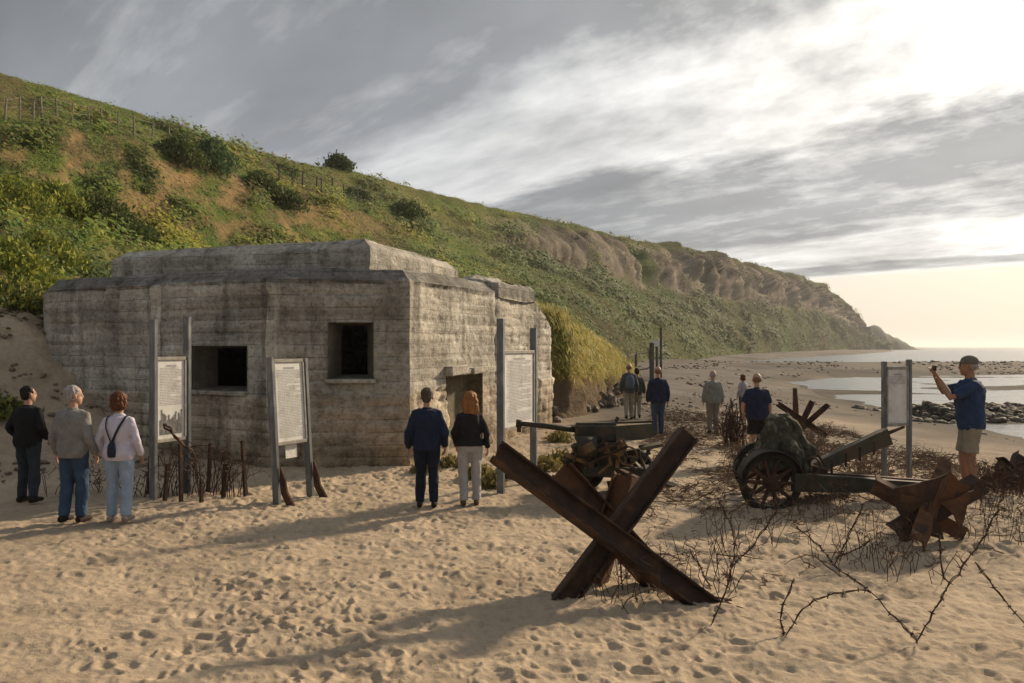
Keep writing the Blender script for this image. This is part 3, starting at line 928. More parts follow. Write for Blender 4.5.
V_all = []; F_all = []; base_ = 0
jamb = MB()
recess_objs = []
for i in range(len(BP)):
    A = Vector(BP[i]); Bv = Vector(BP[(i + 1) % len(BP)])
    Lw = (Bv - A).length; t = (Bv - A) / Lw; nrm2 = Vector((t.y, -t.x))
    vis = 1 <= i <= 8 or i == 0
    stp = .055 if vis else .5
    us = list(np.linspace(0, Lw, max(3, int(Lw / stp))))
    zb0 = -.5
    z0_, z1_ = TOPZ[i] - CH[i], TOPZ[(i + 1) % len(BP)] - CH[(i + 1) % len(BP)]
    zs = list(np.linspace(0, 1, 78 if vis else 8))
    hs = HOLES.get(i, [])
    zlin = zb0 + np.array(zs) * (3.55 - zb0)
    for h_ in hs:
        for k_ in (1, 2):
            us[int(np.argmin(np.abs(np.array(us) - h_[k_])))] = h_[k_]
    us = np.array(us)
    hz0 = [h_[3] for h_ in hs] + [h_[4] for h_ in hs]
    U, T = np.meshgrid(us, np.array(zs), indexing='xy')
    zt = z0_ + (z1_ - z0_) * (U / Lw)
    Z_ = zb0 + T * (zt - zb0)
    for hv in hz0:                                           # slide a row of points to each sill and head
        r__ = int(np.argmin(np.abs(Z_[:, len(us) // 2] - hv)))
        if 0 < r__ < len(zs) - 1: Z_[r__, :] = hv
    X_ = A.x + t.x * U; Y_ = A.y + t.y * U
    d = wall_disp(X_, Y_, Z_, U + 13.7 * i)
    # vertical seams and drips
    if i == 2:
        for uu, am in ((1.95, .11), (2.12, -.10), (.55, .05), (5.9, .06)):
            d = d + am * np.exp(-((U - uu + .04 * fbm(Z_ * 1.5, Z_ * 0, 0, 2, 12)) / .09) ** 2) * sst(1.2, 2.2, Z_)
    if i == 4:
        d = d - .05 * np.exp(-((U - 4.5) / .07) ** 2)
    e = np.minimum(U, Lw - U)
    chip = fbm(Z_ * 2.3, Z_ * 0 + .5, 0, 4, 410 + 0) * .03 - .04 * np.clip(fbm(Z_ * 1.1, Z_ * 0 + 4.5, 0, 3, 411), 0, 1)
    fade = sst(0, .16, e)
    cadd = [0] * 12; cadd[3] = .13
    chip0 = chip
    if hs:
        for h_ in hs:
            inside = ((U > h_[1] - .04) & (U < h_[2] + .04) & (Z_ > h_[3] - .04) & (Z_ < h_[4] + .04))
            d = np.where(inside, d * .3, d)
    dx_ = d * fade * nrm2.x; dy_ = d * fade * nrm2.y
    for side, bv in ((U < Lw / 2, bis[i]), (U >= Lw / 2, bis[(i + 1) % len(BP)])):
        ci_ = i if bv is bis[i] else (i + 1) % len(BP)
        cw = np.where(side, (1 - fade) * (chip0 + cadd[ci_] * (.6 + .8 * fbm(Z_ * 2.7, Z_ * 0 + 8, 0, 3, 415))), 0)
        dx_ = dx_ + cw * bv.x; dy_ = dy_ + cw * bv.y
    PW = np.stack([X_ + dx_, Y_ + dy_, Z_], -1)
    nrw, ncw = U.shape
    fcs = grid_faces(nrw, ncw)
    if hs:
        cu = (U[:-1, :-1] + U[1:, 1:]) / 2; cz = (Z_[:-1, :-1] + Z_[1:, 1:]) / 2
        kp = np.ones(cu.size, bool)
        for h_ in hs:
            kp &= ~((cu > h_[1]) & (cu < h_[2]) & (cz > h_[3]) & (cz < h_[4])).ravel()
            kind, u0, u1, za, zb = h_
            P3 = lambda u, dd_, zz_: Vector((A.x + t.x * u - nrm2.x * dd_, A.y + t.y * u - nrm2.y * dd_, zz_)) + OFF
            g = MB()
            dep = .62 if kind == 'win' else .34
            ins_ = .17 if kind == 'win' else .05
            f0 = .03
            o4 = [P3(u0, -f0, za), P3(u1, -f0, za), P3(u1, -f0, zb), P3(u0, -f0, zb)]
            o4 = [P3(u0 - .0, .02, za), P3(u1 + .0, .02, za), P3(u1, .02, zb), P3(u0, .02, zb)]
            i4 = [P3(u0 + ins_, dep, za + .06), P3(u1 - ins_, dep, za + .06), P3(u1 - ins_, dep, zb - .04), P3(u0 + ins_, dep, zb - .04)]
            l4 = [P3(u0 - .01, -.02, za - .01), P3(u1 + .01, -.02, za - .01), P3(u1 + .01, -.02, zb + .01), P3(u0 - .01, -.02, zb + .01)]
            vs = l4 + i4
            fs = [(k_, (k_ + 1) % 4, 4 + (k_ + 1) % 4, 4 + k_) for k_ in range(4)]
            if kind == 'door': fs.append((4, 5, 6, 7))
            g.add(vs, fs)
            if kind == 'win':
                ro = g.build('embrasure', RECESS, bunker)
                # rough sill lip
                s_m = MB(); s_m.bar(P3(u0 - .05, -.03, za - .045), P3(u1 + .05, -.03, za - .045), .16, .07)
                s_m.build('sill', CONC, ro)
            else:
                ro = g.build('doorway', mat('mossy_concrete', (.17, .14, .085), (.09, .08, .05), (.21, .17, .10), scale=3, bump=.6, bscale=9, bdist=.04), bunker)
                s_m = MB()
                for (ua, ub, hh_, pr) in ((u0 - .1, u0 + .75, .20, .16), (u0 + .75, u0 + 1.2, .09, .05), (u0 + 1.2, u1 + .08, .14, .10)):
                    s_m.bar(P3(ua, -pr / 2 + .02, zb + hh_ / 2 - .03), P3(ub, -pr / 2 + .02, zb + hh_ / 2 - .03 + .03), pr + .1, hh_)
                s_m.build('lintel', CONC, ro)
        fcs = fcs[kp]
    V_all.append(PW.reshape(-1, 3)); F_all.append(fcs + base_); base_ += PW.size // 3
    # chamfer up to the roof
    Ia, Ib = INS[i], INS[(i + 1) % len(BP)]
    ks = np.linspace(0, 1, 7)
    cr_r = []
    for kk_ in ks:
        xx = PW[-1, :, 0] * (1 - kk_) + (Ia.x + (Ib.x - Ia.x) * us / Lw) * kk_
        yy = PW[-1, :, 1] * (1 - kk_) + (Ia.y + (Ib.y - Ia.y) * us / Lw) * kk_
        ztop = TOPZ[i] + (TOPZ[(i + 1) % len(BP)] - TOPZ[i]) * us / Lw
        zz_ = PW[-1, :, 2] * (1 - kk_) + ztop * kk_ 
        zz_ = zz_ + fbm(xx * 1.3, yy * 1.3, 0, 4, 431) * .05 * (kk_ > 0)
        cr_r.append(np.stack([xx, yy, zz_], -1))
    CR = np.stack(cr_r, 0)
    V_all.append(CR.reshape(-1, 3)); F_all.append(grid_faces(*CR.shape[:2]) + base_); base_ += CR.size // 3
me = np_mesh('wall', np.concatenate(V_all) + np.array(OFF), np.concatenate(F_all))
wl = link('wall', me, CONC, bunker, False)
# roof slab between the chamfers
rf = MB(); rf.add([(p_.x + OFF.x, p_.y + OFF.y, TOPZ[i] - .03) for i, p_ in enumerate(INS)], [tuple(range(len(INS)))])
ROOF = mat('roof_concrete', (.16, .145, .12), (.10, .09, .075), (.24, .21, .17), scale=1.2, bump=.6, bscale=7, bdist=.05)
rf.build('roof', ROOF, bunker)


def slab(name, poly, zb, zt, ins, parent, m=CONC, stp=.07, seed=1, amp=.04):
    """weathered block: subdivided walls, chamfer and a roof"""
    n = len(poly); ip_ = insetpoly(poly, [ins] * n)
    Vs, Fs, bs_ = [], [], 0
    for i in range(n):
        A, Bv = Vector(poly[i]), Vector(poly[(i + 1) % n]); Ia, Ib = ip_[i], ip_[(i + 1) % n]
        Lw = (Bv - A).length; nu = max(3, int(Lw / stp)); k_ = np.linspace(0, 1, nu)
        nz = max(4, int((zt[i] - zb) / .06))
        R_ = []
        for v_ in np.linspace(0, 1, nz): 
            zt_ = zt[i] + (zt[(i + 1) % n] - zt[i]) * k_
            R_.append(np.stack([A.x + (Bv.x - A.x) * k_, A.y + (Bv.y - A.y) * k_, zb + (zt_ - ins * .8 - zb) * v_], -1))
        for v_ in (.25, .5, .75, 1.0):
            zt_ = zt[i] + (zt[(i + 1) % n] - zt[i]) * k_
            R_.append(np.stack([A.x + (Bv.x - A.x) * k_ + (Ia.x - A.x + (Ib.x - Ia.x - Bv.x + A.x) * k_) * v_,
                                A.y + (Bv.y - A.y) * k_ + (Ia.y - A.y + (Ib.y - Ia.y - Bv.y + A.y) * k_) * v_, zt_ - ins * .8 * (1 - v_)], -1))
        G = np.stack(R_, 0)
        Vs.append(G.reshape(-1, 3)); Fs.append(grid_faces(*G.shape[:2]) + bs_); bs_ += G.size // 3
    Vv = np.concatenate(Vs)
    dv = np.stack([fbm(Vv[:, 0] * 1.1 + 9 * k_, Vv[:, 1] * 1.1, Vv[:, 2] * 1.6, 4, 450 + seed + k_) for k_ in range(3)], -1)
    pit = np.clip(fbm(Vv[:, 0] * 3, Vv[:, 1] * 3, Vv[:, 2] * 3, 3, 460 + seed) - .25, 0, 1)
    Vv = Vv + dv * amp * 1.6
    Vv[:, 2] -= pit * .06
    me = np_mesh(name, Vv + np.array(OFF), np.concatenate(Fs))
    o = link(name, me, m, parent)
    r2 = MB(); r2.add([(p_.x + OFF.x, p_.y + OFF.y, zt[i] - .02) for i, p_ in enumerate(ip_)], [tuple(range(n))])
    r2.build('roof', ROOF, o)
    return o


slab('upper_block', [(-9.7, 19.4), (-3.25, 18.2), (-1.55, 22.9), (-3.5, 26.6), (-9.9, 26)], 3.6, [4.62, 4.80, 4.72, 4.6, 4.6], .28, bunker, seed=1)
slab('hood', [(-1.75, 22.5), (-.95, 18.95), (-.30, 19.45), (.62, 21.9), (.55, 24.5)], 3.5, [4.22, 4.0, 3.98, 3.92, 4.1], .14, bunker, seed=2, amp=.06)

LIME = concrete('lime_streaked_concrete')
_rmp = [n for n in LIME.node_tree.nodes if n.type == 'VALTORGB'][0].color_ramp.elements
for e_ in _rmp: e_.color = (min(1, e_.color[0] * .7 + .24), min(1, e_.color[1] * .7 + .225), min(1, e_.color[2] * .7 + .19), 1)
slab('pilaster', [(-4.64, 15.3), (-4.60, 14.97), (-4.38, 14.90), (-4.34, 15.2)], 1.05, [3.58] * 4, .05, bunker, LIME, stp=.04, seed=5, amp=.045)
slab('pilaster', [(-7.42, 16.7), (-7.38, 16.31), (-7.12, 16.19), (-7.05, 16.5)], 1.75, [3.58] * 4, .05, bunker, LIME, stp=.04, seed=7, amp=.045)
# rubble of broken concrete at the bunker's far corner
rub = MB()
for k_ in range(170):
    t_ = random.random(); 
    bx = np.interp(t_, [0, 1], [1.5, 5.6]) + random.gauss(0, .3); by = np.interp(t_, [0, 1], [24.2, 33.5]) + random.gauss(0, .5)
    r0_ = random.uniform(.07, .26)
    vs_ = MB(); vs_.blob((0, 0, 0), (r0_ * random.uniform(.7, 1.3), r0_, r0_ * random.uniform(.5, .9)), Euler((random.random() * 6, random.random() * 6, random.random() * 6)).to_matrix(), 7, 5)
    hh = random.random() ** 2 * .55
    bx -= .9; by += .4
    rub.add([v_ * random.uniform(.85, 1.12) + Vector((bx - hh * .5, by + hh * .25, gz(bx, by) + r0_ * .3 + hh)) for v_ in vs_.v], vs_.f)
ROCK = mat('dark_rock', (.075, .062, .05), (.13, .11, .085), (.2, .165, .125), scale=3, bump=.5, bscale=10, bdist=.03)
tag(rub.build('rubble', ROCK), 'dark rubble and stones heaped under the yellow grass bank', 'rubble', kind='stuff')
# ---------------------------------------------------------------- materials of the objects
STEEL = mat('galvanised_steel', (.20, .215, .225), (.13, .14, .15), (.27, .27, .26), scale=6, rough=.5, bump=.1, metal=.55, stretch=(1, 1, .3))
FRAME = mat('weathered_frame', (.40, .37, .32), (.27, .25, .22), scale=9, rough=.6, bump=.15)
PAPER = mat('board_sheet', (.74, .73, .70), (.66, .65, .62), (.52, .50, .46), scale=5, rough=.55, bump=.05)
INK = mat('faded_print', (.29, .285, .275), (.40, .395, .38), scale=25, rough=.7, bump=0)
INKD = mat('photo_print', (.10, .10, .10), (.19, .185, .18), (.33, .32, .31), scale=16, rough=.6, bump=0)
RUST = mat('rusted_steel', (.036, .023, .018), (.062, .036, .024), (.115, .060, .030), scale=5, rough=.82, bump=.6, bscale=38, metal=.15, bdist=.012)
RUSTD = mat('dark_rust', (.042, .025, .019), (.080, .042, .027), (.13, .062, .032), scale=7, rough=.85, bump=.5, bscale=45, metal=.1)
RUSTB = mat('bright_rust', (.060, .033, .020), (.13, .060, .026), (.042, .027, .020), scale=4, rough=.85, bump=.6, bscale=30, bdist=.012)
OLIVE = mat('old_olive_paint', (.055, .053, .036), (.085, .075, .05), (.11, .072, .045), scale=4, rough=.7, bump=.4, bscale=25)
OLIVED = mat('dark_gun_paint', (.030, .028, .021), (.048, .040, .028), (.085, .052, .032), scale=5, rough=.7, bump=.4, bscale=25)
CANVAS = mat('mossy_canvas', (.075, .075, .050), (.040, .040, .029), (.20, .175, .115), scale=7, rough=.95, bump=.7, bscale=16, bdist=.03)
TYRE = mat('perished_tyre', (.018, .016, .014), (.032, .027, .022), scale=8, rough=.95, bump=.4)
OCHRE = mat('ochre_rust', (.21, .13, .05), (.13, .075, .035), scale=7, rough=.85, bump=.5)
WOODG = mat('grey_wood', (.13, .12, .105), (.08, .07, .06), scale=6, rough=.9, bump=.4, stretch=(1, 1, .2))
TWIG = mat('dead_twig', (.095, .062, .042), (.17, .11, .07), scale=9, rough=.95, bump=.2)


# ---------------------------------------------------------------- information boards
def board(label, PL, PR, topL, topR, zb, zt, lines, photo=None, lean=0.0, seed=1, note=False, flange=.11):
    """PL, PR: feet of the two posts (x, y, z)."""
    r = random.Random(seed)
    PL, PR = Vector(PL), Vector(PR)
    root = empty('information_board', ((PL + PR) / 2)); O = root.location
    tag(root, label, 'sign', 'information boards on the beach')
    ax = (PR - PL); ax.z = 0; wd = ax.length; ax.normalize()
    nn = Vector((ax.y, -ax.x, 0))                          # towards the reader
    up = (Vector((0, 0, 1)) + Vector((lean, 0, 0))).normalized()
    for P_, tp in ((PL, topL), (PR, topR)):
        g = MB(); b0 = P_ - O; b1 = b0 + up * (tp - P_.z)
        b0 = b0 - up * .35
        # channel section: web and two flanges
        g.bar(b0, b1, .012, flange, up=nn)
        for sg in (-1, 1):
            g.bar(b0 + nn * sg * flange * .47 + ax * .025, b1 + nn * sg * flange * .47 + ax * .025, .052, .010, up=nn)
        g.build('post', STEEL, root)
    pz = lambda P_, z_: (P_ - O) + up * (z_ - P_.z)
    cl = .05
    a0, a1, b0, b1 = pz(PL, zb) + ax * cl, pz(PR, zb) - ax * cl, pz(PL, zt) + ax * cl, pz(PR, zt) - ax * cl
    fr = MB()
    for (p_, q_) in ((a0, a1), (b0, b1)): fr.bar(p_ + nn * .03, q_ + nn * .03, .05, .05, up=nn)
    for (p_, q_) in ((a0, b0), (a1, b1)): fr.bar(p_ + nn * .03 + up * .026, q_ + nn * .03 - up * .026, .03, .046, up=nn)
    fr.build('frame', FRAME, root)
    pn = MB(); pc = (a0 + b1) / 2 + nn * .025
    W_ = (a1 - a0).length - .03; H_ = (b0 - a0).length - .05
    Rm = Matrix((ax, nn, up)).transposed()
    pn.box(pc, (W_, .02, H_), Rm); sheet = pn.build('panel', PAPER, root)
    tx = MB(); cc_ = pc + nn * .0135
    def quad(u0, u1, v0, v1, m_=None):
        (m_ or tx).add([cc_ + ax * a_ + up * b_ for a_, b_ in ((u0, v0), (u1, v0), (u1, v1), (u0, v1))], [(0, 1, 2, 3)])
    v = H_ / 2 - .07
    quad(-W_ * .18, W_ * .2, v - .028, v)                  # heading
    v -= .044
    bottom = -H_ / 2 + (.05 if photo is None else photo * H_ + .03)
    k_ = 0
    if lines == 0: bottom = v - .12
    while v > bottom:
        u = -W_ * .42 + (r.uniform(0, .10) * W_ if lines == 2 else 0)
        end = W_ * .42 if r.random() > .22 else r.uniform(-.1, .35) * W_
        while u < end:
            l_ = min(r.uniform(.018, .075), end - u)
            quad(u, u + l_, v - .0085, v)
            u += l_ + r.uniform(.008, .016)
        v -= .0235; k_ += 1
    tx.build('printed_text', INK, sheet)
    if photo:
        ph = MB(); v0, v1 = -H_ / 2 + .06, -H_ / 2 + photo * H_
        n_ = 16
        for k2 in range(n_):                                # the old photograph: a row of standing men
            u = -W_ * .42 + W_ * .84 * k2 / n_
            hh = r.uniform(.45, .95)
            quad(u, u + W_ * .84 / n_ * r.uniform(.6, 1.15), v0, v0 + (v1 - v0) * hh, ph)
            ph.add([cc_ + ax * (u + W_ * .025 + math.cos(t_) * .014) + up * (v0 + (v1 - v0) * hh + .012 + math.sin(t_) * .018) + nn * .001 for t_ in (0, .8, 1.6, 2.4, 3.1, 4, 4.8, 5.5)], [tuple(range(8))])
        ph.build('printed_photograph', INKD, sheet)
    if note:
        nm = MB(); nc = (a0 + a1) / 2 + ax * .03 - up * .14 - nn * .02
        nm.box(nc, (W_ * .42, .012, .2), Rm); nm.build('paper_note', PAPER, root)
    return root


z0 = lambda x, y: gz(x, y)
A_ = at(152, 505, 11.65); A2_ = at(186, 498, 12.2)
board('tall board with a dark old photograph under its text, posts far above the panel', (A_.x, A_.y, 0), (A2_.x, A2_.y, 0), 2.70, 2.76, .92, 2.13, 1, photo=.40, seed=1)
A_ = at(276, 505, 11.65); A2_ = at(309.5, 497, 12.27)
bd2 = board('leaning board framed in pale timber with a white note hanging below the panel', (A_.x, A_.y, 0), (A2_.x, A2_.y, 0), 2.15, 2.13, .88, 2.10, 1, lean=-.05, seed=2, note=True)
g = MB()
for P_, sg in ((A_, 1), (A2_, 1)):
    b_ = Vector((P_.x, P_.y, 0)) - bd2.location
    pts = [b_ + Vector((.07, .0, .55)), b_ + Vector((.10, 0, .36)), b_ + Vector((.13, -.02, .18)), b_ + Vector((.24, -.03, -.03))]
    g2 = MB(); g2.tube(pts, [(.012, .03), (.05, .03), (.055, .035), (.06, .03)], 8, side=(1, 0, 0)); g2.build('brace', RUSTD, bd2)
A_ = at(500, 495, 12.4); A2_ = at(533, 483, 13.5)
board('white text board standing right of the couple, beside the bunker corner', (A_.x, A_.y, 0), (A2_.x, A2_.y, 0), 2.74, 2.62, 1.02, 2.22, 2, seed=3)
A_ = at(883, 474, 13.3); A2_ = at(908, 474, 13.5)
board('small board with a plain pale sheet near the water beside the photographer', (A_.x, A_.y, gz(A_.x, A_.y)), (A2_.x, A2_.y, gz(A2_.x, A2_.y)), 2.06, 2.09, 1.00, 1.95, 0, seed=4, flange=.07)


# ---------------------------------------------------------------- steel hedgehogs
def angle(p, q, w, nrm, th=.018, spread=45, seed=0):
    """L-section from p to q whose ridge points along nrm; ragged, slightly eaten edges."""
    p, q = Vector(p), Vector(q); d = (q - p); L_ = d.length; d.normalize()
    n_ = Vector(nrm); n_ = (n_ - d * n_.dot(d)).normalized(); s = d.cross(n_)
    g = MB(); N = max(4, int(L_ / .06)); r = random.Random(seed)
    sp = math.radians(spread)
    for sg in (-1, 1):
        fdir = (s * sg * math.sin(sp) - n_ * math.cos(sp)).normalized()
        fn = d.cross(fdir).normalized() * (1 if d.cross(fdir).dot(n_) > 0 else -1)
        vs = []; fs = []
        for i in range(N + 1):
            c = p + d * (L_ * i / N)
            ww = w * (1 + r.uniform(-.035, .02))
            if i in (0, N): c = c + d * r.uniform(-.015, .015)
            j = n_ * r.uniform(-.004, .004)
            for (a_, b_) in ((0, 0), (0, -th), (ww * .5, -th), (ww, -th), (ww, 0), (ww * .5, 0)):
                vs.append(c + fdir * (a_ - th * .5) + fn * b_ + j)
        for i in range(N):
            for k_ in range(6):
                a = i * 6 + k_; b = i * 6 + (k_ + 1) % 6
                fs.append((a, b, b + 6, a + 6))
        fs.append(tuple(range(6))); fs.append(tuple(N * 6 + k_ for k_ in range(6))[::-1])
        g.add(vs, fs)
    # weld bead along the ridge
    return g


def hbeam(p, q, w, nrm, th=.018, seed=0):
    """H-section from p to q, its hollow side towards nrm; torn, eaten edges."""
    p, q = Vector(p), Vector(q); d = (q - p); L_ = d.length; d.normalize()
    n_ = Vector(nrm); n_ = (n_ - d * n_.dot(d)).normalized(); s = d.cross(n_)
    g = MB(); N = max(4, int(L_ / .045)); r = random.Random(seed); hw = w * .62; fw = w * .5
    pr = [(-hw, -fw), (-hw + th, -fw), (-hw + th, -th / 2), (hw - th, -th / 2), (hw - th, -fw), (hw, -fw), (hw, fw), (hw - th, fw), (hw - th, th / 2), (-hw + th, th / 2), (-hw + th, fw), (-hw, fw)]
    vs = []; fs = []
    for i in range(N + 1):
        t = i / N; c = p + d * (L_ * t)
        e1, e2, e3, e4 = (1 + .05 * vnoise(t * L_ * 9, seed + k_ * 3.3, 0, 17) - (.22 * r.random() if i in (0, N) else 0) for k_ in range(4))
        for k_, (a_, b_) in enumerate(pr):
            ee = float(e1 if k_ in (6, 7) else e2 if k_ in (10, 11) else e3 if k_ in (0, 1) else e4 if k_ in (4, 5) else 1)
            jag = d * (r.uniform(-.03, .03) if i in (0, N) else 0)
            vs.append(c + s * a_ + n_ * (b_ * ee) + jag)
    for i in range(N):
        for k_ in range(12):
            a = i * 12 + k_; b = i * 12 + (k_ + 1) % 12
            fs.append((a, b, b + 12, a + 12))
    for o_ in (0, N * 12):
        for f_ in ((0, 1, 10, 11), (1, 2, 9, 10), (2, 3, 8, 9), (3, 4, 7, 8), (4, 5, 6, 7)):
            fs.append(tuple(o_ + k_ for k_ in f_))
    g.add(vs, fs)
    return g


def hedgehog(label, loc, beams, gus=None, prof_='h', group='steel hedgehogs on the beach'):
    root = empty('steel_hedgehog', loc); tag(root, label, 'hedgehog', group)
    L0 = Vector(loc)
    for k_, (p, q, w, nr, mt) in enumerate(beams):
        (hbeam if prof_ == 'h' else (lambda *a_, **k2: angle(*a_, spread=60, **k2)))(Vector(p) - L0, Vector(q) - L0, w, nr, seed=k_ + 3).build('beam', mt, root)
    if gus:
        g = MB()
        c, r_, n_ = gus
        c = Vector(c) - L0; n_ = Vector(n_).normalized(); u = n_.orthogonal().normalized(); v = n_.cross(u)
        for off in (-.05, .05):
            vs = [c + n_ * (off + s_ * .008) + (u * math.cos(t_) + v * math.sin(t_)) * r_ for s_ in (-1, 1) for t_ in [math.pi * 2 * i / 8 + .3 for i in range(8)]]
            g.add(vs, [tuple(range(8))[::-1], tuple(range(8, 16))] + [(i, (i + 1) % 8, 8 + (i + 1) % 8, 8 + i) for i in range(8)])
        for t_ in range(6):
            a_ = t_ * math.pi / 3
            pc_ = c + (u * math.cos(a_) + v * math.sin(a_)) * r_ * .62
            g.disc(pc_, n_, .02, .16, 8)
        g.build('gusset_plate', RUSTB, root)
    return root


c_ = Vector((.91, 7.3, .60))
b1a = at(497, 452, 7.52); b1b = at(714, 611, 7.10)
b2a = at(690, 436, 7.85); b2b = at(553, 617, 6.98)
b3a = at(560, 474, 7.85); b3b = at(668, 588, 7.55)
b4a = at(628, 478, 7.75); b4b = at(590, 588, 7.62)
hedgehog('large dark rusted steel cross in the foreground sand, its beams crossing in an X', (.91, 7.3, 0),
         [(b1a, b1b + Vector((.05, 0, -.05)), .155, (.25, -1, .55), RUST), (b2a + Vector((0, .12, 0)), b2b + Vector((-.03, .1, -.06)), .16, (.35, -1, .35), RUST),
          (b3a + Vector((0, .12, 0)), b3b + Vector((0, .12, -.05)), .20, (.3, -.8, .3), RUSTB), (b4a + Vector((0, .15, 0)), b4b + Vector((0, .1, -.15)), .17, (-.6, -1, .1), RUSTB)])
Y2 = 9.5
gg2 = gz(4.96, Y2)
P2 = lambda px, py, Y: at(px, py, Y)
cc2 = P2(932, 502, Y2)
star = hedgehog('low brown rusted steel star lying in the sand in front of the photographer', (cc2.x, cc2.y, 0),
         [(P2(877, 481, Y2 + .1), P2(968, 529, Y2 - .05), .18, (.1, -1, .8), RUSTB), (P2(981, 480, Y2 + .05), P2(896, 531, Y2 - .1), .18, (-.2, -1, .8), RUST),
          (P2(952, 463, Y2 + .35), P2(923, 543, Y2 - .55), .16, (.35, -1, .25), RUSTB)], prof_='angle')
LS = Vector(star.location)
for k_, tri_ in enumerate([((892, 489), (947, 474), (930, 512)), ((951, 472), (972, 487), (934, 510)), ((905, 527), (884, 487), (928, 498)), ((962, 527), (940, 503), (974, 490)), ((912, 537), (945, 539), (931, 500))]):
    g = MB(); rg = random.Random(k_); c3 = [P2(a, b, Y2 - .13 - .02 * k_ + rg.uniform(-.05, .05)) - LS for a, b in tri_]
    cen = (c3[0] + c3[1] + c3[2]) / 3; pts = []
    for a in range(3):
        for t_ in range(5): pts.append(c3[a].lerp(c3[(a + 1) % 3], t_ / 5).lerp(cen, .16 * math.sin(t_ / 5 * math.pi)) + Vector((rg.uniform(-.012, .012), 0, rg.uniform(-.012, .012))))
    n_p = len(pts); bk_ = Vector((0, .02, 0))
    g.add(pts + [p_ + bk_ for p_ in pts], [tuple(range(n_p)), tuple(range(n_p, 2 * n_p))[::-1]] + [(i, n_p + i, n_p + (i + 1) % n_p, (i + 1) % n_p) for i in range(n_p)])
    g.build('gusset_plate', (RUST, RUSTB)[k_ % 2], star)
Y3 = 18.6
cc3 = P2(803, 424, Y3)
hedgehog('distant dark hedgehog whose steel arms point up right of the stout walker', (cc3.x, cc3.y, 0),
         [(P2(792, 443, Y3), P2(812, 402, Y3), .10, (0, -1, .4), RUSTD), (P2(790, 438, Y3 + .2), P2(828, 405, Y3), .10, (0, -1, .5), RUSTD), (P2(826, 436, Y3), P2(778, 404, Y3 + .3), .09, (0, -1, .4), RUSTD)])
Y4 = 12.6
cc4 = P2(1010, 475, Y4)
hedgehog('rusted hedgehog cut by the right edge of the photo behind the steel star', (cc4.x, cc4.y, 0),
         [(P2(985, 484, Y4), P2(1036, 464, Y4), .16, (0, -1, .6), RUSTD), (P2(998, 462, Y4), P2(1030, 492, Y4), .16, (0, -1, .6), RUST), (P2(1020, 455, Y4 + .3), P2(1008, 493, Y4 - .2), .14, (0, -1, .3), RUST)])


# ---------------------------------------------------------------- guns
def spoked_wheel(root, c, R, mt, mtr, nsp=10, axis=(0, 1, 0)):
    c = Vector(c); axv = Vector(axis).normalized()
    g = MB(); g.ring(c, axv, R * .885, 0, 40, 8, flat=(.05, R * .11)); wh = g.build('wheel', mtr, root)
    g = MB()
    u = axv.orthogonal().normalized(); v = axv.cross(u)
    for k_ in range(nsp):
        t_ = 2 * math.pi * k_ / nsp + .2
        d_ = u * math.cos(t_) + v * math.sin(t_)
        g.tube([c + d_ * R * .12, c + d_ * R * .85], [.034, .024], 6)
    g.build('spokes', mt, wh)
    g = MB(); g.disc(c, axv, R * .2, .20, 18); g.disc(c, axv, R * .11, .27, 14); g.build('hub', mt, wh)
    g = MB(); g.ring(c, axv, R * .985, .012, 36, 6, flat=(.05, .012)); g.build('rim', mtr, wh)
    return wh


gA = empty('field_gun', (1.46, 12.5, 0)); tag(gA, 'rusty anti-aircraft gun with a long thin barrel pointing left beside the white board', 'gun', 'old guns on the beach')
LA = Vector(gA.location)
q = lambda px, py, dy=0.0: at(px, py, 12.5 + dy) - LA
g = MB(); g.tube([q(519, 423.5), q(545, 426), q(578, 430)], [.036, .042, .05], 12); br = g.build('barrel', OLIVED, gA, True)
g = MB(); g.tube([q(516, 423.3), q(522, 423.8)], .06, 12); g.tube([q(519, 424), q(519, 432)], .035, 8); g.build('muzzle_brake', OLIVED, br, True)
g = MB()
for k_ in range(14): g.blob(q(578 + (k_ % 7) * 6, 427 if k_ < 7 else 438.5, -.132), .013, None, 6, 4)
g.bar(q(575, 432.5), q(616, 433), .26, .26); g.bar(q(576, 424.8), q(616, 424.5), .14, .07); g.build('cradle', OLIVED, gA)
g = MB(); g.add([q(616, 426, -.14), q(653, 423.5, -.16), q(654, 437, -.16), q(640, 440, -.14), q(616, 441, -.14), q(616, 426, .14), q(653, 423.5, .16), q(654, 437, .16), q(640, 440, .14), q(616, 441, .14)],
               [(4, 3, 2, 1, 0), (5, 6, 7, 8, 9)] + [(i, (i + 1) % 5, 5 + (i + 1) % 5, 5 + i) for i in range(5)])
g.build('breech', OLIVE, gA)
g = MB(); g.tube([q(616, 422), q(618, 417)], .03, 8); g.bar(q(600, 423.5), q(654, 421.5), .04, .03); g.build('sight', OLIVED, gA)
g = MB(); g.tube([q(577, 447, -.25), q(596, 447, -.25)], .17, 16); g.tube([q(585, 448, .2), q(592, 462, .2)], .12, 10); g.build('recoil_drum', OLIVED, gA, True)
g = MB()
g.bar(q(607, 441, 0), q(607, 470, 0), .34, .3, up=(0, 1, 0)); g.bar(q(584, 469, 0), q(652, 472, 0), .5, .16); g.bar(q(590, 460, .2), q(640, 452, .2), .12, .12)
g.tube([q(620, 470), q(690, 492, .9)], .09, 8); g.tube([q(596, 470), q(560, 494, -.2)], .08, 8); g.build('carriage', OLIVED, gA)
g = MB()
g.bar(q(606, 442, -.3), q(611, 466, -.34), .05, .03, up=(0, 1, 0)); g.bar(q(620, 438, -.3), q(617, 468, -.34), .06, .03, up=(0, 1, 0)); g.bar(q(604, 452, -.33), q(622, 455, -.33), .05, .03)
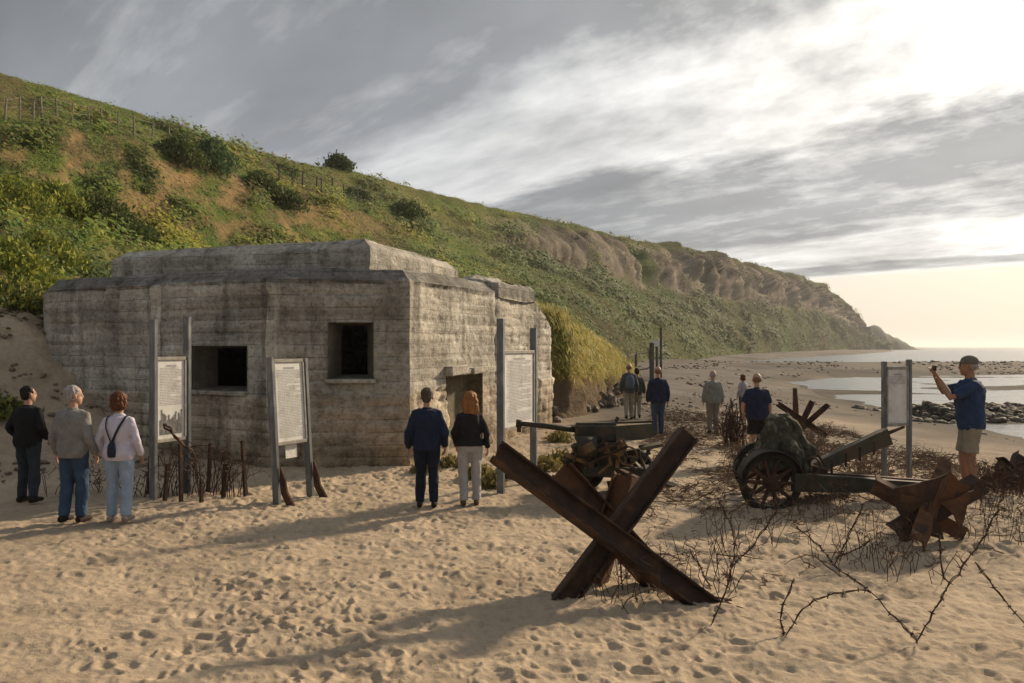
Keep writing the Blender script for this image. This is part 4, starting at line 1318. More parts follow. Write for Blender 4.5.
g.bar(q(598, 474, -.33), q(612, 462, -.33), .06, .03); g.tube([q(622, 438, -.3), q(624, 447, -.32), q(621, 456, -.32)], [.03, .06, .02], 6); g.bar(q(611, 484, -.34), q(622, 480, -.34), .1, .06)
g.build('bracket', OCHRE, gA)
g = MB(); hc_ = q(628, 456, -.36); g.ring(hc_, (0, 1, 0), .14, .014, 20, 6)
for k_ in range(3):
    t_ = k_ * 2.1; g.bar(hc_, hc_ + Vector((math.cos(t_) * .14, 0, math.sin(t_) * .14)), .016, .016)
g.build('handwheel', OCHRE, gA, True)
g = MB(); g.bar(q(640, 448, -.2), q(662, 444, -.2), .3, .05); g.tube([q(650, 447, -.2), q(642, 466, -.1)], .03, 8); g.build('seat', OLIVE, gA)
for dx_, dy_ in ((-.30, .40), (.50, .45)):
    c_w = Vector((dx_, dy_, .32)); g = MB()
    g.ring(c_w, (0, 1, 0), .27, 0, 28, 10, flat=(.09, .07)); wh = g.build('wheel', TYRE, gA, True)
    g = MB(); g.disc(c_w, (0, 1, 0), .21, .06, 20); g.disc(c_w, (0, 1, 0), .08, .16, 14); g.build('rim', RUSTD, wh)
rj = random.Random(31)
for k_ in range(22):
    a_ = q(rj.uniform(576, 648), rj.uniform(446, 488), rj.uniform(-.45, .1)); v = Vector((rj.gauss(0, 1), rj.gauss(0, .4), rj.gauss(0, .8))).normalized() * rj.uniform(.1, .26)
    g = MB()
    if k_ % 3: g.bar(a_ - v, a_ + v, rj.uniform(.03, .10), rj.uniform(.02, .06))
    else: g.tube([a_ - v * .5, a_ + v * .5], rj.uniform(.05, .10), 10)
    g.build('bracket' if k_ % 3 else 'drum', (OLIVED, RUSTD, RUSTD, OLIVED, RUST, OCHRE, RUSTD)[k_ % 7], gA)
for (a_, b_) in (((577, 452, -.36), (565, 487, -.5)), ((640, 455, -.38), (652, 488, -.5)), ((612, 448, .3), (630, 485, .45)), ((588, 440, -.3), (636, 470, -.36)), ((584, 466, -.4), (628, 446, -.36))):
    g = MB(); g.tube([q(*a_), q(*b_)], .022, 6); g.build('strut', RUST, gA)
gB = empty('field_gun', (3.62, 11.2, 0)); tag(gB, 'old wheeled field gun with spoked wheels and long trails, a mossy tarpaulin over its breech', 'gun', 'old guns on the beach')
LB = Vector(gB.location)
q = lambda px, py, Y=11.2: at(px, py, Y) - LB
spoked_wheel(gB, (0, 0, .40), .43, RUSTD, TYRE)
spoked_wheel(gB, (.24, 1.15, .42), .43, RUSTD, TYRE)
g = MB(); g.tube([(0, -.12, .4), (.24, 1.25, .42)], .05, 10); g.build('axle', RUSTD, gB)
# curved mudguard plate over the near wheel
g = MB(); vs = []; fs = []
for i in range(15):
    t_ = math.radians(18 + i * 152 / 14)
    for (rr_, dy_) in ((.46, -.10), (.46, .14), (.445, .14), (.445, -.10)): vs.append((math.cos(t_) * rr_, dy_, .40 + math.sin(t_) * rr_))
for i in range(14):
    for k_ in range(4):
        a = i * 4 + k_; b = i * 4 + (k_ + 1) % 4; fs.append((a, b, b + 4, a + 4))
g.add(vs, fs); g.build('mudguard', OLIVED, gB)
g = MB()
g.bar(q(750, 466, 11.75), q(800, 466, 11.75), .6, .16); g.bar(q(785, 464, 11.7), q(822, 474, 11.7), .4, .2); g.build('carriage', RUSTD, gB)
g = MB()
rings = [(468, 752, 808, .34), (458, 755, 807, .34), (448, 758, 805, .32), (438, 762, 801, .30), (428, 765, 797, .26), (420, 768, 793, .22), (415, 772, 788, .15)]
vs = []; fs = []; nk = 26
for ir, (py_, xa, xb, dpt) in enumerate(rings):
    ca, cb = q(xa, py_, 11.55), q(xb, py_, 11.55)
    for k_ in range(nk):
        t_ = 2 * math.pi * k_ / nk
        c_m = (ca + cb) / 2; rx = (cb - ca).x / 2
        wob = 1 + .16 * math.sin(t_ * 5 + ir * .8) + .08 * math.sin(t_ * 9 + ir * 1.7)
        vs.append(c_m + Vector((math.cos(t_) * rx * wob, math.sin(t_) * dpt * wob, .02 * math.sin(t_ * 3))))
for ir in range(len(rings) - 1):
    for k_ in range(nk):
        fs.append((ir * nk + k_, ir * nk + (k_ + 1) % nk, (ir + 1) * nk + (k_ + 1) % nk, (ir + 1) * nk + k_))
fs.append(tuple(range(nk))[::-1]); fs.append(tuple((len(rings) - 1) * nk + k_ for k_ in range(nk)))
g.add(vs, fs)
g.tube([q(795, 440, 11.6), q(806, 452, 11.5), q(810, 472, 11.45)], [.10, .14, .05], 9); g.tube([q(756, 452, 11.6), q(752, 470, 11.6)], [.1, .13], 9)
g.remesh('tarpaulin', CANVAS, gB, voxel=.014, smooth=1, folds=.11, fscale=6.5, seed=44)
def taper_beam(p, q_, w0, w1, d0, mt, name, parent=None, bolts=0):
    p, q_ = Vector(p), Vector(q_); g = MB(); d = (q_ - p).normalized(); s = Vector((0, 1, 0)); u = s.cross(d).normalized()
    N = 16; vs = []; fs = []
    for i in range(N + 1):
        t_ = i / N; c = p + (q_ - p) * t_; w = w0 + (w1 - w0) * t_
        for (a, b) in ((-1, -1), (1, -1), (1, 1), (-1, 1)):
            vs.append(c + s * a * d0 / 2 + u * b * w / 2 * (1 + .05 * random.uniform(-1, 1)))
    for i in range(N):
        for k_ in range(4):
            a = i * 4 + k_; b = i * 4 + (k_ + 1) % 4; fs.append((a, b, b + 4, a + 4))
    fs.append((3, 2, 1, 0)); fs.append(tuple(N * 4 + k_ for k_ in range(4)))
    g.add(vs, fs)
    for k_ in range(bolts):
        t_ = (k_ + .5) / bolts; w = w0 + (w1 - w0) * t_
        for sg in (-1, 1): g.blob(p + (q_ - p) * t_ + u * sg * w * .34 - s * d0 / 2, .014, None, 6, 4)
    return g.build(name, mt, parent)
t1 = taper_beam(q(793, 482, 11.2), q(985, 489, 11.5), .26, .07, .16, OLIVED, 'trail', gB, 11)
t2 = taper_beam(q(793, 475, 12.0), q(1000, 487, 12.3), .16, .06, .14, RUSTD, 'trail', gB)
t3 = taper_beam(q(798, 474, 11.7), q(888, 436, 12.0), .14, .24, .16, OLIVE, 'trail', gB)
g = MB(); g.tube([q(878, 437, 12.0), q(904, 427, 12.05)], [.035, .02], 8); g.build('towing_rod', RUSTD, t3)
g = MB(); g.bar(q(800, 478, 11.6), q(838, 482, 11.7), .7, .05); g.build('trail_plate', RUST, gB)
for k_ in range(5):
    g = MB(); a_ = q(815 + 14 * k_, 471 - 6.2 * k_, 11.75); g.bar(a_ + Vector((0, -.1, -.11)), a_ + Vector((0, -.1, .10)), .03, .02, up=(0, 1, 0)); g.build('strap_iron', RUST, t3)
g = MB(); g.tube([q(800, 462, 11.3), q(818, 455, 11.3), q(826, 466, 11.35)], .022, 6); g.build('crank', RUST, gB)
g = MB(); g.tube([q(742, 478, 11.0), q(733, 470, 11.1), q(738, 460, 11.3)], .02, 6); g.build('lever', RUST, gB)
g = MB(); g.ring(q(812, 466, 11.2), (0, 1, 0), .12, .013, 18, 6); g.build('handwheel', RUST, gB)


# ---------------------------------------------------------------- barbed wire
def strand(name, label, pts, cat='barbed wire', group='rusty barbed wire strands over the foreground sand', rad=.0058, step=.05, seed=1, mt=None, twig=0):
    r = random.Random(seed); pts = [Vector(p) for p in pts]
    # smooth through the points
    fine = []
    n_ = len(pts)
    for i in range(n_ - 1):
        p0, p1, p2, p3 = pts[max(i - 1, 0)], pts[i], pts[i + 1], pts[min(i + 2, n_ - 1)]
        m_ = max(3, int((p2 - p1).length / .05))
        for k_ in range(m_):
            t = k_ / m_
            fine.append(.5 * ((2 * p1) + (p2 - p0) * t + (2 * p0 - 5 * p1 + 4 * p2 - p3) * t * t + (3 * p1 - p0 - 3 * p2 + p3) * t ** 3) + Vector((r.gauss(0, .006), r.gauss(0, .006), r.gauss(0, .006))))
    fine.append(pts[-1])
    O = fine[0].copy()
    g = MB()
    off = [Vector((math.sin(i * 1.1), math.cos(i * 1.1), math.sin(i * .7))) * rad * .8 for i in range(len(fine))]
    g.tube([p_ - O + o_ for p_, o_ in zip(fine, off)], rad * .75, 5)
    g.tube([p_ - O - o_ for p_, o_ in zip(fine, off)], rad * .75, 5)
    acc = 0
    for i in range(1, len(fine)):
        acc += (fine[i] - fine[i - 1]).length
        if acc > step:
            acc = r.uniform(-.02, .01)
            d = (fine[i] - fine[i - 1]).normalized()
            for k_ in range(2):
                v = d.orthogonal(); v.rotate(Quaternion(d, r.uniform(0, 6.28))); v = (v + d * r.uniform(-.5, .5)).normalized()
                l_ = r.uniform(.018, .036)
                g.tube([fine[i] - O - v * l_, fine[i] - O, fine[i] - O + v * l_], [rad * .35, rad * .95, rad * .35], 4)
            if twig and r.random() < twig:
                v = Vector((r.gauss(0, .6), r.gauss(0, .5), abs(r.gauss(.3, .6)))).normalized(); l_ = r.uniform(.06, .2)
                g.tube([fine[i] - O, fine[i] - O + v * l_ * .5, fine[i] - O + v * l_ + Vector((0, 0, -.02))], [rad * .7, rad * .6, rad * .3], 4)
    o = g.build(name, mt or RUSTD, None); o.location = O
    tag(o, label, cat, group)
    return o


def px3(lst):
    out = []
    for k_, (a, b, Y) in enumerate(lst):
        p = at(a, b, Y); out.append(p)
    return out


Z7 = lambda X, Y_: (600 + .414 * X, 430 + .414 * Y_)
def zz7(lst): return px3([(*Z7(a, b), Y) for a, b, Y in lst])
SP = [
    ('tall strand rising leftward from the foot of the V at lower right', [(768, 515, 6.2), (700, 440, 6.25), (645, 385, 6.35), (570, 330, 6.5), (530, 280, 6.7), (470, 230, 6.9)], .15),
    ('long strand rising rightward from the foot of the V towards the steel star', [(766, 515, 6.22), (820, 410, 6.3), (880, 322, 6.4), (940, 240, 6.5), (968, 165, 6.7), (985, 130, 6.8)], .25),
    ('strand running from the right arm of the V down to the right edge', [(905, 320, 6.45), (950, 378, 6.4), (1000, 440, 6.3), (1060, 500, 6.2)], .2),
    ('short strand arching right from a tuft left of the V', [(448, 505, 6.35), (478, 450, 6.4), (520, 412, 6.45), (600, 388, 6.5), (655, 392, 6.5)], .2),
    ('stub of wire standing straight up left of the V', [(446, 505, 6.36), (437, 440, 6.4), (462, 380, 6.45), (470, 360, 6.45)], .1),
    ('tallest strand climbing beside the lower end of the big cross', [(268, 475, 6.55), (295, 410, 6.6), (318, 330, 6.7), (322, 255, 6.9), (300, 200, 7.0), (285, 165, 7.1)], .35),
    ('strand branching right above the lower end of the big cross', [(318, 330, 6.72), (352, 298, 6.8), (392, 250, 6.9), (426, 195, 7.0)], .3),
    ('strand leaning left between the crossing beams of the V and the gun trail', [(565, 330, 6.6), (590, 280, 6.7), (615, 225, 6.9), (634, 180, 7.0)], .25),
    ('strand reaching right from the top of the left arm of the V', [(572, 312, 6.62), (620, 288, 6.7), (660, 270, 6.8), (710, 300, 6.9)], .3),
    ('thin curved wire under the crossing of the big hedgehog', [(48, 320, 7.6), (52, 370, 7.5), (68, 425, 7.4)], .2),
    ('pair of hooked wires beside the left foot of the big hedgehog', [(84, 385, 7.2), (92, 420, 7.1), (106, 465, 7.0)], .3),
    ('wire ending in a hook just left of the tall foreground strand', [(218, 292, 7.3), (245, 335, 7.2), (266, 385, 7.0)], .3),
    ('single upright wire in front of the steel star', [(818, 255, 7.0), (824, 305, 6.9), (832, 360, 6.8)], .2),
]
for k_, (lb, pts, tw) in enumerate(SP):
    strand('barbed_wire', 'rusty ' + lb, zz7(pts), seed=60 + k_, twig=tw)

# the low wire fence by the left boards
FP = [(163, 506, 11.6, .55, .06), (181, 508, 11.5, .85, -.02), (201, 508, 11.5, .35, .0), (187, 497, 12.2, .95, .0), (207, 493, 12.5, .75, .05), (246, 497, 12.2, .85, -.06), (147, 497, 12.2, .6, .05), (222, 500, 12.0, .5, .04)]
FL = ['short rusty post at the left end of the wire by the first board', 'rusty post in front of the right leg of the first board', 'stub of a rusty double post in the middle of the wire row',
      'thick dark stake just behind the right leg of the first board', 'thin rusty post behind the stubby double post', 'rusty post ending the wire row on the right', 'thin stake beside the woman with the bag', 'low stake between the stub and the end post']
for (px_, py_, Y, hh, ln), lb in zip(FP, FL):
    b_ = at(px_, py_, Y); o = empty('wire_post', (b_.x, b_.y, gz(b_.x, b_.y))); tag(o, lb, 'post', 'rusty posts of the low wire barrier')
    angle((0, 0, -.2), (ln, 0, hh), .05, (.2, -1, 0), th=.008, seed=int(px_)).build('stake', RUST if px_ != 187 else RUSTD, o)
    g = MB(); g.tube([(ln * .8 - .03, -.02, hh * .82), (ln * .8 + .03, -.04, hh * .82), (ln * .8 + .035, .02, hh * .8)], .007, 5); g.build('wire_tie', RUSTD, o)
strand('fallen_rail', 'rusty bar propped across the first board down to its right leg', px3([(165, 424, 11.4), (176, 437, 11.5), (188, 449, 11.8), (196, 456, 12.0)]), 'bar', None, rad=.022, step=9, seed=5, mt=RUST)
for k_, (pts, lb) in enumerate([([(186, 440, 12.0), (205, 452, 12.1), (222, 458, 12.2), (247, 462, 12.2)], 'long bare wire sloping down behind the wire posts at the left'),
                                ([(184, 447, 12.0), (205, 446, 12.1), (216, 448, 12.2)], 'short level wire just above the sloping one at the left')]):
    strand('barbed_wire', lb, px3(pts), group='wires of the low barrier', rad=.005, step=.2, seed=80 + k_)


def tangle(name, label, cx, cy, rx, ry, n_, hmax, seed, mt=RUSTD, rad=.006, leaf=False, group=None, cat='barbed wire'):
    """a snarl of wire loops or dry stems standing on the sand"""
    r = random.Random(seed); g = MB(); z_0 = gz(cx, cy)
    for i in range(n_):
        a, d = r.uniform(0, 6.28), math.sqrt(r.random())
        x0, y0 = d * rx * math.cos(a), d * ry * math.sin(a)
        zb = gz(cx + x0, cy + y0) - z_0
        h_ = hmax * r.uniform(.35, 1.0); ang_ = r.uniform(0, 6.28); sp_ = r.uniform(.1, .5)
        p = [Vector((x0, y0, zb - .04))]
        for k2 in range(1, 7):
            t_ = k2 / 6
            p.append(Vector((x0 + math.cos(ang_) * sp_ * t_ + r.gauss(0, .03), y0 + math.sin(ang_) * sp_ * t_ * .6 + r.gauss(0, .03), zb + h_ * math.sin(t_ * r.uniform(1.4, 2.9)) + r.gauss(0, .015))))
        g.tube(p, [rad, rad, rad * .9, rad * .8, rad * .7, rad * .6, rad * .45], 4)
        for k2 in range(2, 7):
            for _ in range(2):
                v = Vector((r.gauss(0, 1), r.gauss(0, 1), r.gauss(.2, 1))).normalized() * r.uniform(.02, .11)
                g.tube([p[k2], p[k2] + v * .6 + Vector((0, 0, .01)), p[k2] + v], [rad * .6, rad * .5, rad * .25], 3)
    o = g.build(name, mt); o.location = (cx, cy, z_0)
    tag(o, label, cat, group)
    return o


for k_, (px_, py_, lb) in enumerate([(165, 500, 'brown wire snarl around the left foot of the first board'), (193, 498, 'brown wire snarl around the stubby double post'),
                                     (212, 497, 'airy wire snarl left of the last two rusty posts'), (235, 497, 'tall wire snarl hanging on the rightmost rusty post'), (136, 500, 'small wire snarl between the woman with the bag and the first board'), (97, 497, 'dry stems between the two grey haired and white clad visitors'), (60, 498, 'dry stems between the dark clad youth and the grey haired man')]):
    Yk = 1840 / (py_ - 347); tangle('wire_tangle' if k_ < 5 else 'dry_weed', lb, (px_ - 512) / F * Yk, Yk, .22, .2, 16 if k_ < 5 else 9, .75 if k_ < 4 else .5, 200 + k_, group='snarls of wire and weed by the left boards', cat='barbed wire' if k_ < 5 else 'weed')
for k_, (px_, py_, hh, lb) in enumerate([(632, 606, .34, 'thin wire snarl on the sand under the big cross'), (700, 590, .42, 'thin wire snarl right of the big cross beside the tallest strand'), (745, 545, .5, 'loose wire snarl halfway between the big cross and the spoked wheel'),
        (850, 560, .45, 'loose wire snarl crossing the left arm of the V of strands'), (905, 575, .36, 'low wire snarl between the arms of the V of strands'), (985, 545, .5, 'wire snarl in front of the steel star at the right'), (820, 520, .4, 'wire snarl in the sand below the gun trails'), (1010, 520, .5, 'wire snarl by the right edge beyond the long strand')]):
    Yk = 1840 / (py_ - 347); tangle('wire_tangle', lb, (px_ - 512) / F * Yk, Yk, .42, .32, 17, hh * 1.45, 300 + k_, rad=.0042, group='snarls of thin wire in the right foreground')
Yk = 19.3
tangle('dead_shrub', 'dark dead shrub right of the walker in the grey shirt', (733 - 512) / F * Yk, Yk, .25, .25, 40, 1.15, 220, mt=RUSTD, rad=.016, cat='shrub')
tangle('dead_shrub', 'brown dead brush left of the mossy gun tarpaulin', (752 - 512) / F * 14.5, 14.5, .35, .3, 40, .75, 221, mt=TWIG, rad=.010, cat='shrub')
tangle('dead_shrub', 'brown brush beyond the gun, round the distant hedgehog', (800 - 512) / F * 17.5, 17.5, .6, .5, 50, .7, 222, mt=TWIG, rad=.010, cat='shrub')
tangle('dead_shrub', 'spiky dead brush by the right edge behind the steel star', (1005 - 512) / F * 11.8, 11.8, .35, .3, 34, .45, 223, mt=RUSTD, rad=.008, cat='shrub')
tangle('dead_shrub', 'low dead brush by the small board near the water', (865 - 512) / F * 14.2, 14.2, .45, .4, 40, .4, 224, mt=TWIG, rad=.007, cat='shrub')
g = MB(); b_ = at(795, 398, 20.5); zz_ = gz(b_.x, b_.y)
g.tube([(0, 0, -.2), (.02, 0, .8), (0, 0, 1.25 - zz_)], [.09, .08, .06], 8); o = g.build('wooden_stump', RUSTD, None, True); o.location = (b_.x, b_.y, zz_)
tag(o, 'dark upright stump sticking out behind the distant hedgehog', 'stump')

# drifted twigs, roots and wire scraps strewn across the middle of the beach
g = MB(); r = random.Random(90)
cnt = 0
while cnt < 3000:
    Y = 7.2 * math.exp(r.random() * 1.42); px_ = r.uniform(590, 1030)
    x_ = (px_ - 512) / F * Y
    lo = np.interp(Y, [7, 9, 12, 16, 22, 30], [640, 640, 640, 650, 650, 655])
    hi = np.interp(Y, [7, 9, 12, 16, 22, 30], [1030, 1030, 1030, 990, 860, 760])
    dn_ = np.interp(Y, [7, 10, 12, 15, 22, 30], [.0, .06, .26, .9, 1, .7])
    if not (lo < px_ < hi) or r.random() > dn_: continue
    if vnoise(x_ * .7, Y * .5, 0, 91) < r.uniform(-.7, .5): continue
    cnt += 1
    z_0 = gz(x_, Y); a = r.uniform(0, 6.28); l_ = r.uniform(.08, .5); th = r.uniform(.003, .0095) * (1 if Y < 16 else 1.35)
    arch = r.uniform(0, .05) if r.random() < .7 else r.uniform(.05, .2)
    p = []
    for k_ in range(6):
        t_ = k_ / 5
        p.append(Vector((x_ + math.cos(a) * l_ * t_ + r.gauss(0, .035), Y + math.sin(a) * l_ * t_ + r.gauss(0, .035), z_0 + .012 + arch * math.sin(t_ * math.pi * r.uniform(.7, 1.0)) + abs(r.gauss(0, .012)))))
    g.tube(p, [th, th, th * .9, th * .8, th * .65, th * .4], 4)
    for k_ in (2, 3, 4):
        if r.random() < .7:
            v = Vector((r.gauss(0, 1), r.gauss(0, 1), abs(r.gauss(.3, .6)))).normalized() * r.uniform(.05, .2)
            g.tube([p[k_], p[k_] + v * .5, p[k_] + v], [th * .6, th * .5, th * .25], 3)
tag(g.build('drift_twigs', TWIG), 'dead twigs and scraps of wire strewn over the sand between the guns', 'driftwood', kind='stuff')

# pebbles and weed lumps on the far shore
g = MB(); r = random.Random(95); Vp = []; Fp = []
bb_ = MB(); bb_.blob((0, 0, 0), (1, 1, .6), None, 6, 4); bv = np.array([tuple(v) for v in bb_.v]); bf3 = [f for f in bb_.f]
tri = []
for f in bf3:
    for k_ in range(1, len(f) - 1): tri.append((f[0], f[k_], f[k_ + 1]))
tri = np.array(tri)
cnt = 0; b_i = 0
for _ in range(40000):
    if cnt > 5200: break
    Y = 15 * math.exp(r.random() * 2.3); px_ = r.uniform(600, 1030); x_ = (px_ - 512) / F * Y
    xs1 = np.interp(Y, SH_Y, SH_X)
    onbar = (abs(Y - (33.5 + .12 * (x_ - 18))) < 3.2 and x_ > 15.5)
    onsp = 84 < Y < 135
    if not onbar and not onsp and x_ > xs1 - .6: continue
    if onbar and r.random() > .9: continue
    if not onbar and (r.random() > np.interp(Y, [15, 25, 40, 150], [.08, .25, .7, 1]) or fbm((xs1 - x_) * .22, (x_ + Y) * .035, 0, 3, 97) < r.uniform(-.25, .40)): continue
    cnt += 1
    s_r = (.02 + .0024 * Y * r.random() ** 4) * (2.4 if onbar else 1)
    z_0 = gz(x_, Y)
    Vp.append(bv * s_r * np.array([r.uniform(.7, 1.5), r.uniform(.7, 1.4), r.uniform(.6, 1.1)]) * (1 + .15 * np.random.default_rng(cnt).normal(0, 1, (len(bv), 1))) + np.array([x_, Y, z_0 + s_r * .1])); Fp.append(tri + b_i); b_i += len(bv)
me = np_mesh('shore_stones', np.concatenate(Vp), np.concatenate(Fp))
tag(link('shore_stones', me, ROCK), 'dark stones and weed lumps scattered along the tidal shore', 'stones', kind='stuff')

# ---------------------------------------------------------------- plants and bushes
def plant(name, label, loc, h_, spread, n_, col, seed, nl=5, group=None, cat='plant', leafs=.09, aspect=.5):
    r = np.random.default_rng(seed)
    a = r.uniform(0, 6.28, n_); d = np.sqrt(r.uniform(0, 1, n_)); zf = r.uniform(.04, 1, n_) ** .8
    env = np.sqrt(np.clip(1 - (zf - .25) ** 2 / .62, .05, 1))
    P = np.stack([np.cos(a) * d * spread * env, np.sin(a) * d * spread * env, zf * h_ * (.75 + .25 * r.uniform(0, 1, n_)) * (1.0 - .35 * d ** 2)], -1)
    lp_ = .5 + .5 * fbm(P[:, 0] / spread * 2.2 + seed, P[:, 1] / spread * 2.2, P[:, 2] / h_ * 2.2, 2, seed)
    kp = lp_ > .16; P = P[kp]
    cc = np.array(col)[r.integers(0, len(col), len(P))]
    me = leaf_mesh(name, P, np.full(len(P), leafs) * r.uniform(.7, 1.3, len(P)), cc, nl, .6, .3, seed, aspect)
    o = link(name, me, LEAF); o.location = loc; tag(o, label, cat, group)
    # stems
    g = MB(); rr_ = random.Random(seed)
    for k_ in range(7):
        t_ = rr_.uniform(0, 6.28); l_ = rr_.uniform(.4, .85)
        g.tube([(0, 0, -.1), (math.cos(t_) * spread * .25, math.sin(t_) * spread * .25, h_ * l_ * .5), (math.cos(t_) * spread * .5, math.sin(t_) * spread * .5, h_ * l_)], [.012 + h_ * .01, .01 + h_ * .006, .004], 5)
    g.build('stem', TWIG, o)
    return o


DG = [(.065, .10, .03), (.09, .13, .035), (.12, .15, .045)]; YG = [(.19, .21, .045), (.24, .22, .05), (.13, .16, .042), (.28, .23, .07)]
for k_, (px_, py_, Y, h_, sp_, lb) in enumerate([
    (424, 478, 14.4, .3, .22, 'low weed against the bunker wall left of the couple'), (490, 492, 12.9, .42, .22, 'leafy weed at the foot of the white board'),
    (512, 478, 14.0, .4, .3, 'bushy weed behind the two posts of the white board'), (545, 470, 14.8, .45, .35, 'yellowish weed under the gun barrel'), (562, 462, 15.8, .42, .32, 'weed in the sand beyond the gun barrel'),
    (478, 478, 13.8, .45, .25, 'tall weed right of the red haired woman'), (450, 470, 15.0, .3, .25, 'low weed in front of the bunker doorway'), (560, 440, 19.5, .5, .4, 'scrubby weed at the corner end of the bunker')]):
    x_ = (px_ - 512) / F * Y; plant('weed', lb, (x_, Y, gz(x_, Y)), h_ * .52, sp_ * .9, 220, [(.26, .20, .08), (.30, .24, .09), (.20, .19, .06)] if k_ % 2 else [(.24, .19, .08), (.20, .15, .06), (.15, .16, .05)], 500 + k_, 4, 'weeds at the foot of the bunker', 'weed', .09)


def on_hill(px_, py_):
    """nearest hill vertex to a photo pixel"""
    Hp = H[:rowlim + 4]
    xx = 512 + F * Hp[..., 0] / Hp[..., 1]; yy = 347 - F * (Hp[..., 2] - CAMH) / Hp[..., 1]
    d = (xx - px_) ** 2 + (yy - py_) ** 2
    i = np.unravel_index(np.argmin(d), d.shape)
    return Hp[i]


BU = [(14, 215, 2.6, 2.2, 'bright green bush low on the slope at the left edge'), (50, 205, 2.0, 1.8, 'yellow green bush second from the left edge'), (8, 285, 2.2, 1.9, 'big leafy bush just above the dune at the left edge'), (40, 262, 1.9, 1.7, 'yellow green bush between the dune and the left bushes'),
      (95, 212, 1.8, 2.2, 'dark spreading bush under the sandy scar'), (120, 232, 1.5, 2.0, 'dark low bush above the left end of the bunker'), (178, 160, 2.6, 2.2, 'dark bush hanging over the edge of the sandy scar'), (212, 168, 3.4, 2.0, 'tall blue green bush in the upper gully'),
      (232, 165, 3.2, 1.9, 'dark green bush right of the tall blue green one'), (258, 190, 2.4, 2.0, 'rounded bush below the upper gully'), (285, 205, 2.2, 2.2, 'dark bush above the bunker roof'), (338, 163, 2.6, 2.0, 'lone bush standing on the skyline'), (355, 200, 2.2, 2.6, 'low bush under the second hill fence'), (405, 215, 2.6, 3.0, 'wide dark bush right of the second hill fence')]
for k_, (px_, py_, h_, sp_, lb) in enumerate(BU):
    p_ = on_hill(px_, py_)
    cset = [(.22, .25, .045), (.28, .28, .05), (.14, .18, .04)] if k_ < 4 else ([(.09, .15, .06), (.075, .12, .05), (.12, .17, .07)] if k_ in (7, 8) else DG + [(.09, .095, .03)])
    plant('bush', lb, (float(p_[0]), float(p_[1]), float(p_[2]) - .5), h_, sp_, 520, cset, 540 + k_, 5, 'bushes on the slope', 'bush', .16 + .0022 * float(p_[1]))


# ---------------------------------------------------------------- fences
def fence(label, pts, hh, mt, nrail, rname, th=.06, sag=.03, group=None, name='wire_fence'):
    root = empty(name, pts[0]); tag(root, label, 'fence', group); O = Vector(pts[0]); r = random.Random(int(abs(O.x) * 10))
    tops = []
    for p in pts:
        p = Vector(p) - O; t_ = p + Vector((r.gauss(0, .05), r.gauss(0, .05), hh * r.uniform(.92, 1.06)))
        g = MB(); g.tube([p - Vector((0, 0, .4)), (p + t_) / 2, t_], [th, th * .95, th * .85], 7); g.build('post', mt, root); tops.append((p, t_))
    for k_ in range(nrail):
        f_ = .95 - k_ * .7 / max(1, nrail - 1) if nrail > 1 else .85
        g = MB(); L_ = []
        for (p, t_) in tops: L_.append(p + (t_ - p) * f_)
        fine = []
        for a, b in zip(L_[:-1], L_[1:]):
            for q_ in (0, .33, .66): fine.append(a.lerp(b, q_) - Vector((0, 0, sag * math.sin(q_ * math.pi))))
        fine.append(L_[-1]); g.tube(fine, th * (.38 if rname == 'rail' else .16), 5); g.build(rname, mt, root)
    return root


POSTW = mat('pale_fence_wood', (.30, .28, .22), (.20, .18, .14), scale=5, rough=.9, bump=.2)
pts = [on_hill(px_, py_) for px_, py_ in [(5, 121), (20, 122), (33, 123), (42, 124), (56, 125), (72, 128), (88, 128), (102, 130), (118, 134), (134, 138), (152, 143), (170, 147)]]
pts[:] = [tuple(float(c) for c in p) for p in pts]
fence('pale post and wire fence along the upper left slope', pts, 1.6, POSTW, 3, 'wire', .065, group='fences on the slope')
pts = [tuple(float(c) for c in on_hill(px_, py_)) for px_, py_ in [(279, 180), (292, 184), (303, 188), (316, 192), (322, 193), (333, 196), (345, 198), (358, 202), (370, 205)]]
fence('weathered fence half way along the slope above the bunker roof', pts, 1.7, WOODG, 2, 'rail', .09, group='fences on the slope')
# path fence beyond the walkers
def gp(px_, Y): x_ = (px_ - 512) / F * Y; return (x_, Y, gz(x_, Y))
bp_ = lambda px_, py_, Y: tuple(at(px_, py_, Y))
fence('grey railing beside the path beyond the walkers', [bp_(618, 384, 45), bp_(626, 379, 48), bp_(636, 376, 51), bp_(651, 373, 52)], 1.45, WOODG, 2, 'rail', .09, name='path_railing')
for (px_, pyb, pyt, Y, lb, wd) in [(661, 368, 328, 56, 'tall thin pole left of the gravel beach', .09), (652, 372, 344, 51.5, 'stout post at the end of the path railing', .16), (657, 366, 340, 58, 'pale post with a small sign plate beside the tall thin pole', .10)]:
    b_ = at(px_, pyb, Y); g = MB(); hgt = (pyb - pyt) / F * Y
    o = empty('pole', (b_.x, b_.y, b_.z)); tag(o, lb, 'pole')
    g.tube([(0, 0, -1), (0, 0, hgt)], wd, 8); g.build('shaft', WOODG, o)
    g = MB()
    if px_ == 657: g.box((0, -.12, hgt - .25), (.75, .05, .45)); g.build('plate', PAPER, o)
    else: g.blob((0, 0, hgt), (wd * 1.1, wd * 1.1, wd * .7), None, 8, 5); g.build('cap', WOODG, o)

